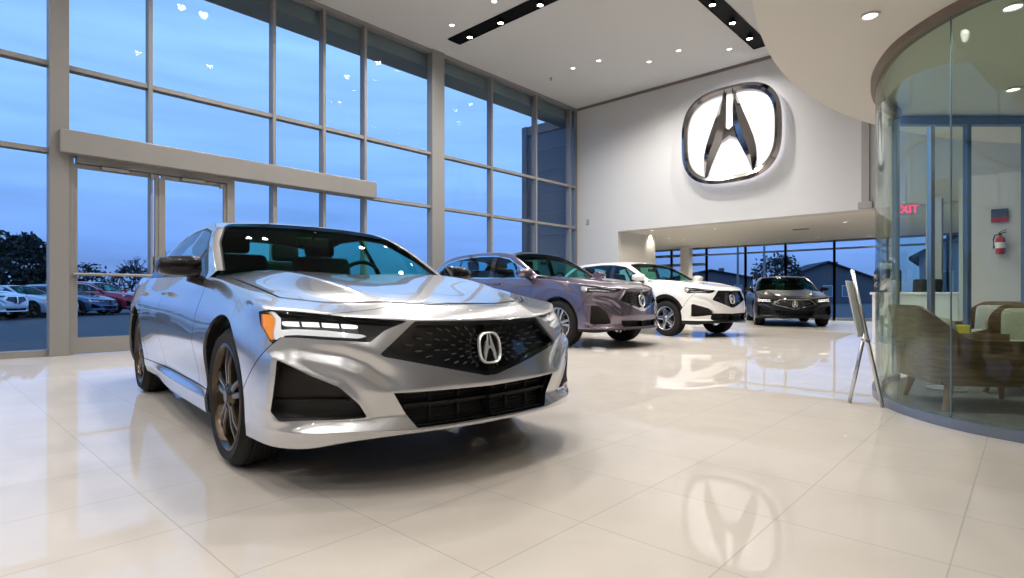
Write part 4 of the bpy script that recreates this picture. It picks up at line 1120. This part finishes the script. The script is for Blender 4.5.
# white counter with a black chair behind the lounge, reflected exit sign
t = empty('reception_counter', (-1.50, 11.9, 0), label='white reception counter seen through the glass, left of the lounge wall', cat='counter')
box_obj('counter_body', (-.55, -.3, 0), (.65, .3, .86), m_desk, t, .01); box_obj('counter_top', (-.58, -.34, .86), (.68, .34, .90), m_board, t, .008)
t = empty('office_chair', (-1.45, 12.75, 0), R(200), label='black office chair behind the white reception counter', cat='office chair')
bm = bmesh.new(); bx(bm, (0, 0, .50), (.48, .46, .09), None, .035, 3); from_bm('seat', bm, m_blackm, t, True, 60)
bm = bmesh.new(); bx(bm, (0, .25, .86), (.44, .08, .56), Matrix.Rotation(R(-8), 3, 'X'), .035, 3); from_bm('backrest', bm, m_blackm, t, True, 60)
bm = bmesh.new(); cyl(bm, (0, 0, .08), (0, 0, .46), .03); bx(bm, (0, .24, .58), (.06, .02, .25)); from_bm('column', bm, m_steel, t)
for k in range(5):
    bm = bmesh.new(); a = 2*PI*k/5; e = (math.cos(a)*.29, math.sin(a)*.29); tube(bm, [(0, 0, .10), (e[0], e[1], .065)], [.024, .016], 8); cyl(bm, (e[0]-.015, e[1], .028), (e[0]+.015, e[1], .028), .027, seg=12); from_bm('leg', bm, m_blackm, t)
struct('lounge_pier', (-1.46, 13.2, 0), (-1.22, 13.5, LZ), m_white).name = 'trim_10'
t = empty('reflected_exit_sign', (-1.40, 10.4, 2.16), R(40), label='red lit exit sign hung behind the green glass in place of a reflection', cat='exit sign')  # hung behind the pane to stand in for a sign mirrored in the glass
bm = bmesh.new(); bx(bm, (0, 0, 0), (.42, .05, .20), None, .008); from_bm('sign_case', bm, m_desk, t)
bm = bmesh.new(); cyl(bm, (0, 0, .10), (0, 0, LZ-2.16), .012, seg=8); from_bm('hanger', bm, m_steel, t)
cu = bpy.data.curves.new('exit', 'FONT'); cu.body = 'EXIT'; cu.size = .17; cu.extrude = .004; cu.align_x = 'CENTER'; cu.align_y = 'CENTER'
tmp = bpy.data.objects.new('exit', cu); C.objects.link(tmp)
me = bpy.data.meshes.new_from_object(tmp.evaluated_get(bpy.context.evaluated_depsgraph_get())); bpy.data.objects.remove(tmp); me.materials.clear(); me.materials.append(m_exit)
q = link(bpy.data.objects.new('letters', me), t); q.rotation_euler = (PI/2, 0, 0); q.location = (0, -.028, 0)
# easel with a white board, seen edge-on
cr_ = Vector((.734, .679, 0)); cf = Vector((-.679, .734, 0))
t = empty('display_easel', (-.99, 5.05, 0), label='silver folding display easel standing at the edge of the curved glass', cat='easel')
fd_ = (cr_*.62+cf).normalized()
def ez_(a, dd, z): v = cr_*(a*.93+.065)+fd_*dd; return (v.x, v.y, z)
for dd0, dd1 in ((-.15, -.05), (.15, .05)):
    bm = bmesh.new(); tube(bm, [ez_(.135, dd0, .0), ez_(.0, (dd0+dd1)/2, .56), ez_(-.115, dd1, 1.05)], .014, 8); from_bm('front_leg', bm, m_steel, t, True)
bm = bmesh.new(); tube(bm, [ez_(-.14, .05, 0), ez_(.0, .0, .60)], .014, 8); from_bm('rear_leg', bm, m_steel, t, True)
bm = bmesh.new(); tube(bm, [ez_(.02, -.15, .50), ez_(.02, .15, .50)], .014, 8); tube(bm, [ez_(.02, -.15, .50), ez_(-.03, -.15, .515)], .012, 8); tube(bm, [ez_(.02, .15, .50), ez_(-.03, .15, .515)], .012, 8); from_bm('board_ledge', bm, m_steel, t, True)
t = empty('display_board', (-.99, 5.05, .53), label='thin white display board resting on the silver easel, seen nearly edge-on', cat='display board')
bm = bmesh.new(); f2 = (cf+cr_*.80).normalized()
P = []
for a, dd, z in ((-.015, -.27, 0), (-.015, .27, 0), (-.115, .27, .43), (-.115, -.27, .43)):
    v = cr_*(a*.93+.042)+f2*dd*.75; P.append(Vector((v.x, v.y, z)))
nn = (P[1]-P[0]).cross(P[3]-P[0]).normalized()*.008
va = [bm.verts.new(p_) for p_ in P]; vb = [bm.verts.new(p_+nn) for p_ in P]
bm.faces.new(va); bm.faces.new(vb[::-1])
for i in range(4): bm.faces.new((va[i], va[(i+1) % 4], vb[(i+1) % 4], vb[i]))
from_bm('board_sheet', bm, m_board, t)
# black and white coffee machine on a small stand beyond the easel
t = empty('drinks_machine', (-1.86, 11.86, .90), R(-50), label='black machine with white lid and chrome dials on the left end of the white counter', cat='drinks machine')
bm = bmesh.new(); bx(bm, (0, 0, .15), (.20, .26, .30), None, .03, 3); from_bm('machine_body', bm, m_blackm, t, True, 60)
bm = bmesh.new(); bx(bm, (.01, 0, .34), (.17, .24, .09), None, .04, 4); from_bm('machine_lid', bm, m_board, t, True, 60)
for z in (.10, .21):
    bm = bmesh.new(); lathe(bm, [(.001, -.165), (.03, -.165), (.042, -.15), (.042, -.13)], 'y', 20, (.02, 0, z)); from_bm('chrome_dial', bm, m_chrome, t, True, 40)
t.scale = (1.35, 1.35, 1.35)

# ================================================================ outdoors
struct('ground_outside', (-160, -90, -.20), (-10.45, 200, -.13), m_asph).name = 'floor_outside_west'
struct('ground_outside2', (-10.45, 21.3, -.20), (120, 200, -.13), m_asph).name = 'floor_outside_north'
struct('kerb', (WX-1.5, -9, -.14), (WX-.14, 21.2, -.03), m_conc).name = 'trim_11'
def tree(x, y, h, r, label, seed, leaves=True, n=900):
    rnd = random.Random(seed)
    t = empty('tree', (x, y, -.13), label=label, cat='tree', group='trees beyond the parking lot')
    bm = bmesh.new(); tips = []
    def grow(p, d, L, rad, k):
        q = p+d*L; tube(bm, [p, (p+q)/2+Vector((rnd.uniform(-1, 1), rnd.uniform(-1, 1), 0))*L*.06, q], [rad, rad*.85, rad*.7], 5)
        tips.append(q)
        if k == 0: return
        for _ in range(3 if k > 1 else 4):
            a = rnd.uniform(0, 2*PI); s = rnd.uniform(.35, .9)
            e = (d+Vector((math.cos(a)*s, math.sin(a)*s, rnd.uniform(-.1, .35)))).normalized()
            grow(q, e, L*rnd.uniform(.6, .82), rad*.6, k-1)
    grow(Vector((0, 0, 0)), Vector((0, 0, 1)), h*.26, h*.022, 4)
    zmax = max(p.z for p in tips); k = h/zmax
    from_bm('branches', bm, m_bark, t).scale = (k, k, k)
    if leaves:
        bm = bmesh.new()
        for _ in range(n):
            u = rnd.uniform(0, 2*PI); v = math.acos(rnd.uniform(-.75, 1)); rr = rnd.uniform(.45, 1.0)**.5*(1+.18*math.sin(3*u+seed)*math.sin(2*v))
            c = Vector((math.cos(u)*math.sin(v)*r*rr, math.sin(u)*math.sin(v)*r*rr, h*.56+math.cos(v)*h*.44*rr))
            M = Matrix.Rotation(rnd.uniform(0, 6), 3, Vector((rnd.uniform(-1, 1), rnd.uniform(-1, 1), rnd.uniform(-1, 1))).normalized())
            s = h*rnd.uniform(.03, .06)
            bm.faces.new([bm.verts.new(c+M @ Vector(w)*s) for w in ((-1, 0, 0), (0, -.45, .1), (1, 0, 0), (0, .45, .1))])
        from_bm('foliage', bm, m_leaf, t)
for i, (x, y, h, r, lf, s) in enumerate(TREES): tree(x, y, h, r, s, 11+i, lf, 2600 if r > 2.4 else 900)
def house(x, y, rz, w, d, h, rh, label, wallm):
    t = empty('house', (x, y, -.13), rz, label, 'house', 'houses beyond the annex windows')
    bm = bmesh.new(); bx(bm, (0, 0, h/2), (w, d, h)); prism(bm, [(-w/2, h), (w/2, h), (0, h+rh*.96)], -d/2, d/2, lambda u, v, q: Vector((u, q, v))); from_bm('walls', bm, wallm, t)
    bm = bmesh.new(); e = .5
    for s in (-1, 1):
        prism(bm, [(s*(w/2+e), h-rh*e/(w/2)), (0, h+rh), (0, h+rh+.2), (s*(w/2+e), h-rh*e/(w/2)+.2)], -d/2-e, d/2+e, lambda u, v, q: Vector((u, q, v)))
    from_bm('roof', bm, m_roof, t)
    for k in range(int(w//2.2)):
        wx = -w/2+1.1+k*2.2
        f = bmesh.new(); bx(f, (wx, -d/2-.03, h*.5), (1.1, .06, 1.5)); q = from_bm('window_frame', f, m_board, t)
        f = bmesh.new(); bx(f, (wx, -d/2-.065, h*.5), (.95, .02, 1.35)); from_bm('window_pane', f, m_alud, q)
    f = bmesh.new(); bx(f, (w*.22, d*.1, h+rh*.8), (.7, .7, 1.6)); from_bm('chimney', f, wallm, t)
for a in HOUSES: house(*a)
for i, (x, y, h) in enumerate(POLES):
    t = empty('light_pole', (x, y, -.13), label='tall thin lamp pole outside the annex, %s' % ('left one of the pair', 'right one of the pair')[i], cat='lamp pole', group='lamp poles outside')
    bm = bmesh.new(); cyl(bm, (0, 0, .4), (0, 0, h), .09, .06, 10); from_bm('shaft', bm, m_conc, t, True, 40)
    bm = bmesh.new(); cyl(bm, (0, 0, 0), (0, 0, .4), .25, seg=12); from_bm('footing', bm, m_conc, t)
    bm = bmesh.new(); bx(bm, (.5, 0, h), (1.2, .25, .12)); from_bm('lamp_head', bm, m_alud, t)
# ================================================================ cars
def paint(name, col, metal=.75, rough=.3): return mat(name, col, rough, metal, 1., coat_rough=.02)
m_rub = mat('tire_rubber', (.010, .0095, .009), .75, spec=.3)
m_mcap = mat('mirror_black', (.006, .006, .0065), .12, 0, .12, spec=.25)
m_gloss = mat('gloss_black', (.008, .008, .009), .12, 0, .6)
m_mesh = mat('grille_dark', (.30, .30, .31), .30, .9)
m_trim = mat('plastic_black', (.012, .0105, .0095), .36, spec=.25)
m_cab = mat('cabin_black', (.005, .005, .0055), .8, spec=.25)
m_bk = mat('underbody_black', (.006, .006, .007), .8)
m_badge = mat('badge_silver', (.86, .86, .87), .42, .8)
base = dict(badge=m_badge, black=m_bk, gloss=m_gloss, mesh=m_mesh, trim=m_trim, rubber=m_rub, chrome=m_chrome, cabin=m_cab, cladding=m_trim,
    disc=mat('disc_steel', (.35, .35, .36), .35, 1.), amber=mat('amber_lens', (.85, .25, .02), .2, 0, .5, emit=(1, .36, .05), estr=.25),
    drl=mat('running_light_white', (.86, .88, .9), .18, 0, .5, emit=(.95, .97, 1), estr=.18), jewel=mat('lamp_jewel', (.8, .82, .84), .08, .2, .5, emit=(1, .98, .95), estr=.9),
    cover=glass('lamp_cover', (.97, .98, 1), .8), red_lens=mat('red_lens', (.25, .008, .012), .15, 0, .6),
    wglass=glass('windshield_glass', (.26, .74, .55), .2, 0., 1.5), sglass=glass('side_glass', (.45, .80, .86), .9, 0., 1.5))
m_silver = paint('silver_paint', (.56, .565, .58), .86, .25)
tlx_m = dict(base, paint=m_silver, rim=mat('dark_rim', (.085, .066, .048), .22, .9), wtrim=m_trim, mirror_cap=m_mcap, stalk=m_mcap)
I = lambda x: x
TLX = dict(mats=tlx_m, fx=I, fw=1., fz=I, green=GREEN, gx=I, level=4, tyre_r=.345, rim_r=.262, tyre_w=.25, arch_r=.398, track_half=.915, spokes=5, split=.155, sw=(.018, .015),
    emblem=(.132, .150), mirror=(-.74, 1.10, 1.022, .21, .135), mirror_root=(.87, .945), belt=.97, rv=(-1.25, 1.255), phase=.33)
fz = lambda z: np.interp(z, [0, .21, .29, .36, .43, .48, .61, .737, .80, .965, 1.2], [0, .262, .335, .42, .515, .60, .775, .945, 1.02, 1.145, 1.40])
SUVSH = {k: v for k, v in SHAPES.items()}
SUVSH.update(wind=[(-.48, -.1), (-.50, .3), (-.57, .60), (-.64, .79), (-.98, .745), (-1.30, .68), (-1.36, .6), (-1.38, .3), (-1.385, -.1)],
    rearw=[(-3.46, -.1), (-3.46, .4), (-3.48, .58), (-3.80, .62), (-3.86, .3), (-3.87, -.1)],
    dlo=[(-.70, 1.150), (-1.0, 1.325), (-1.40, 1.510), (-1.8, 1.580), (-2.3, 1.598), (-2.9, 1.572), (-3.28, 1.51), (-3.50, 1.36), (-3.52, 1.25), (-3.3, 1.225), (-2.3, 1.19), (-1.35, 1.165)],
    bpil=(-1.72, -1.84, -1.75, -1.87), cpil=(-2.72, -2.80, -2.80, -2.88))
m_plum = paint('plum_grey_paint', (.20, .165, .21), .80, .24)
dl = dict(drl=mat('lamp_trim_silver', (.8, .8, .82), .2, .6), jewel=mat('lamp_jewel_off', (.5, .52, .55), .1, .6))
mdx_m = dict(base, **dl, paint=m_plum, rim=mat('silver_rim', (.55, .55, .57), .22, .95), wtrim=m_chrome, mirror_cap=m_plum, stalk=m_gloss)
lampS = dict(blade=[(.86,.72),(.90,.72),(.90,.775),(.86,.78)], blade2=[(.88,.758),(.80,.768),(.64,.752),(.50,.738),(.50,.728),(.64,.738),(.80,.752),(.88,.742)],
    amber=[(.885,.715),(.905,.72),(.905,.69),(.885,.68)], strip=[(.84,.735),(.84,.715),(.72,.708),(.60,.704),(.56,.712),(.60,.722),(.72,.728)])
shM = dict(lamp=[(.40,.7385),(.50,.7475),(.66,.764),(.79,.782),(.89,.790),(.91,.782),(.905,.735),(.885,.690),(.80,.700),(.66,.694),(.56,.690),(.50,.70)],
    intake=[(.874,.545),(.79,.535),(.70,.47),(.64,.39),(.63,.345),(.70,.338),(.86,.335),(.884,.36)],
    lower=[(0,.375),(.47,.385),(.44,.32),(.42,.302),(0,.298)], grille=SHAPES['grille'])
MDX = dict(mats=mdx_m, fx=lambda x: np.interp(x, [-4.03, -2.87, 0, .97], [-4.08, -2.89, 0, .98]), fw=1.035, fz=fz, green=GREEN_SUV, gshapes=SUVSH, gx=I, gw=1., level=3, tyre_r=.382, rim_r=.262, tyre_w=.255, arch_r=.435, track_half=.965,
    spokes=5, split=.20, sw=(.020, .022), emblem=(.15, .185), mirror=(-.72, 1.17, 1.235, .24, .165), mirror_root=(.92, 1.15), belt=1.14, rv=(-1.22, 1.46), chrome=True, shapes=shM, lampshapes=lampS, phase=.1, jewels=4, lamp_x=.44, low_clad=.315)
m_wpaint = paint('white_paint', (.80, .79, .77), .0, .35)
rdx_m = dict(base, **dl, paint=m_wpaint, rim=mat('silver_rim_dark', (.42, .42, .44), .22, .95), wtrim=m_gloss, mirror_cap=m_wpaint, stalk=m_gloss)
rgx = lambda x: np.interp(x, [-4.1, -2.87, 0, 1], [-3.88, -2.75, 0, .96])
RDX = dict(mats=rdx_m, fx=rgx, fw=1.0, fz=fz, green=GREEN_SUV, gshapes=SUVSH, gx=rgx, gw=.965, gz=lambda z: np.interp(z, [0, 1.12, 1.72], [0, 1.12, 1.665]), level=3, tyre_r=.37, rim_r=.245, tyre_w=.245, arch_r=.42, track_half=.93,
    spokes=5, split=.0, sw=(.040, .034), emblem=(.15, .185), mirror=(-.70, 1.13, 1.235, .23, .16), mirror_root=(.89, 1.14), belt=1.13, rv=(-1.20, 1.43), chrome=False, shapes=dict(shM, intake=[(.882,.52),(.86,.535),(.60,.47),(.52,.43),(.54,.385),(.80,.36),(.882,.365)], lower=[(0,.40),(.56,.41),(.55,.31),(.52,.295),(0,.292)]), lampshapes=lampS, phase=.6, jewels=4,
    arch_trim=.07, low_clad=.34, lamp_x=.44)

def place(loc, yaw, label, cat, grp=None):
    return empty('car', (*loc, 0), R(yaw), label, cat, grp)
main = place((-2.829, 1.987), -6.474, 'large silver sedan with dark wheels at the front of the showroom', 'car', 'showroom cars')
make_car('car', TLX, main)
if not ONLY:
    mdx = place(MDX_P[:2], MDX_P[2], 'plum-grey crossover with silver-rimmed grille, second in the row', 'car', 'showroom cars')
    make_car('car', MDX, mdx)
    rdx = place(RDX_P[:2], RDX_P[2], 'white crossover with black arch cladding, third in the row', 'car', 'showroom cars')
    make_car('car', RDX, rdx)
    # same sedan again in black under the low ceiling
    m_navy = paint('black_paint', (.005, .007, .013), 0., .4); m_navy.node_tree.nodes['Principled BSDF'].inputs['Coat Weight'].default_value = .3; m_navy.node_tree.nodes['Principled BSDF'].inputs['Specular IOR Level'].default_value = .2
    def clone(src, loc, yaw, z, label, pnt, grp, skip=(), more=None):
        c = copy_tree(src, None, skip, dict({k: pnt for k in ('silver_paint', 'plum_grey_paint', 'white_paint')}, **(more or {})))
        c.location = (*loc, z); c.rotation_euler.z = R(yaw)
        c['label'] = label; c['group'] = grp
        return c
    blk = clone(main, BLK_P[:2], BLK_P[2], 0, 'black sedan parked in the annex in front of the far windows', m_navy, 'showroom cars', more={'dark_rim': rdx_m['rim']})
    for o in blk.children:
        if o.name.startswith('grille'):
            for c in o.children:
                if c.name.startswith('grille_frame'): c.material_slots[0].link = 'OBJECT'; c.material_slots[0].material = m_chrome
    cols = {k: paint('lot_'+k, v, .3, .3) for k, v in dict(silver=(.66, .70, .75), blue=(.06, .12, .24), red=(.55, .012, .05), white=(.85, .88, .92), black=(.015, .018, .025), grey=(.16, .18, .2)).items()}
    SK = ('grille_mesh', 'emblem', 'emblem_back', 'intake_bars', 'intake_blade', 'lamp_lens', 'steering_wheel', 'rear_view_mirror', 'door_handle', 'brake_disc', 'brake_caliper', 'headliner', 'mirror_glass', 'parcel_shelf', 'firewall')
    for kind, x, y, a, colr, lab in LOT:
        clone({'s': main, 'm': mdx, 'r': rdx}[kind], (x, y), a, -.13, lab, cols[colr], 'cars in the parking lot', SK)
# ================================================================ dusk sky, camera, view
w = bpy.data.worlds.new('dusk'); bpy.context.scene.world = w; w.use_nodes = True
n, l = w.node_tree.nodes, w.node_tree.links; n.clear()
o = n.new('ShaderNodeOutputWorld'); bg = n.new('ShaderNodeBackground'); tc = n.new('ShaderNodeTexCoord'); sx = n.new('ShaderNodeSeparateXYZ')
rp = n.new('ShaderNodeValToRGB'); e = rp.color_ramp.elements
e[0].position = 0.; e[0].color = (.03, .06, .13, 1); e[1].position = 1.; e[1].color = (.10, .30, .72, 1)
for p_, c_ in ((.498, (.03, .06, .13)), (.503, (.14, .25, .56)), (.54, (.165, .33, .78)), (.60, (.23, .47, .98)), (.68, (.28, .54, 1.02)), (.80, (.20, .45, .96))):
    q = e.new(p_); q.color = (*c_, 1)
mr = n.new('ShaderNodeMapRange'); mr.inputs[1].default_value = -1; mr.inputs[2].default_value = 1
mp = n.new('ShaderNodeMapping'); mp.inputs['Scale'].default_value = (1.6, 1.6, 14); ns = n.new('ShaderNodeTexNoise'); ns.inputs['Scale'].default_value = 2.2; ns.inputs['Detail'].default_value = 5
cr = n.new('ShaderNodeMapRange'); cr.inputs[1].default_value = .35; cr.inputs[2].default_value = .7; cr.inputs[3].default_value = .88; cr.inputs[4].default_value = 1.08
mx = n.new('ShaderNodeMix'); mx.data_type = 'RGBA'; mx.blend_type = 'MULTIPLY'; mx.inputs[0].default_value = 1
l.new(tc.outputs['Generated'], sx.inputs[0]); l.new(sx.outputs[2], mr.inputs[0]); l.new(mr.outputs[0], rp.inputs[0])
l.new(tc.outputs['Generated'], mp.inputs[0]); l.new(mp.outputs[0], ns.inputs[0]); l.new(ns.outputs[0], cr.inputs[0])
l.new(rp.outputs[0], mx.inputs[6]); l.new(cr.outputs[0], mx.inputs[7]); l.new(mx.outputs[2], bg.inputs[0]); bg.inputs[1].default_value = SKY
l.new(bg.outputs[0], o.inputs[0])
sc = bpy.context.scene
cam = bpy.data.cameras.new('camera'); co = bpy.data.objects.new('camera', cam); C.objects.link(co)
cam.sensor_width = 36; cam.lens = 560*36/1024; cam.shift_y = 6/1024; cam.clip_start = .05; cam.clip_end = 500
co.location = (0, 0, .852); co.rotation_euler = (PI/2, 0, R(42.769)); sc.camera = co
sc.view_settings.view_transform = 'Standard'; sc.view_settings.look = 'None'; sc.view_settings.gamma = 1; sc.view_settings.use_curve_mapping = False
sc.view_settings.exposure = EXPO
sc.cycles.use_denoising = True; sc.cycles.max_bounces = 10; sc.cycles.transparent_max_bounces = 24; sc.cycles.glossy_bounces = 5; sc.cycles.diffuse_bounces = 4
sc.cycles.sample_clamp_indirect = 6; sc.cycles.caustics_reflective = False; sc.cycles.caustics_refractive = False; sc.cycles.blur_glossy = .3
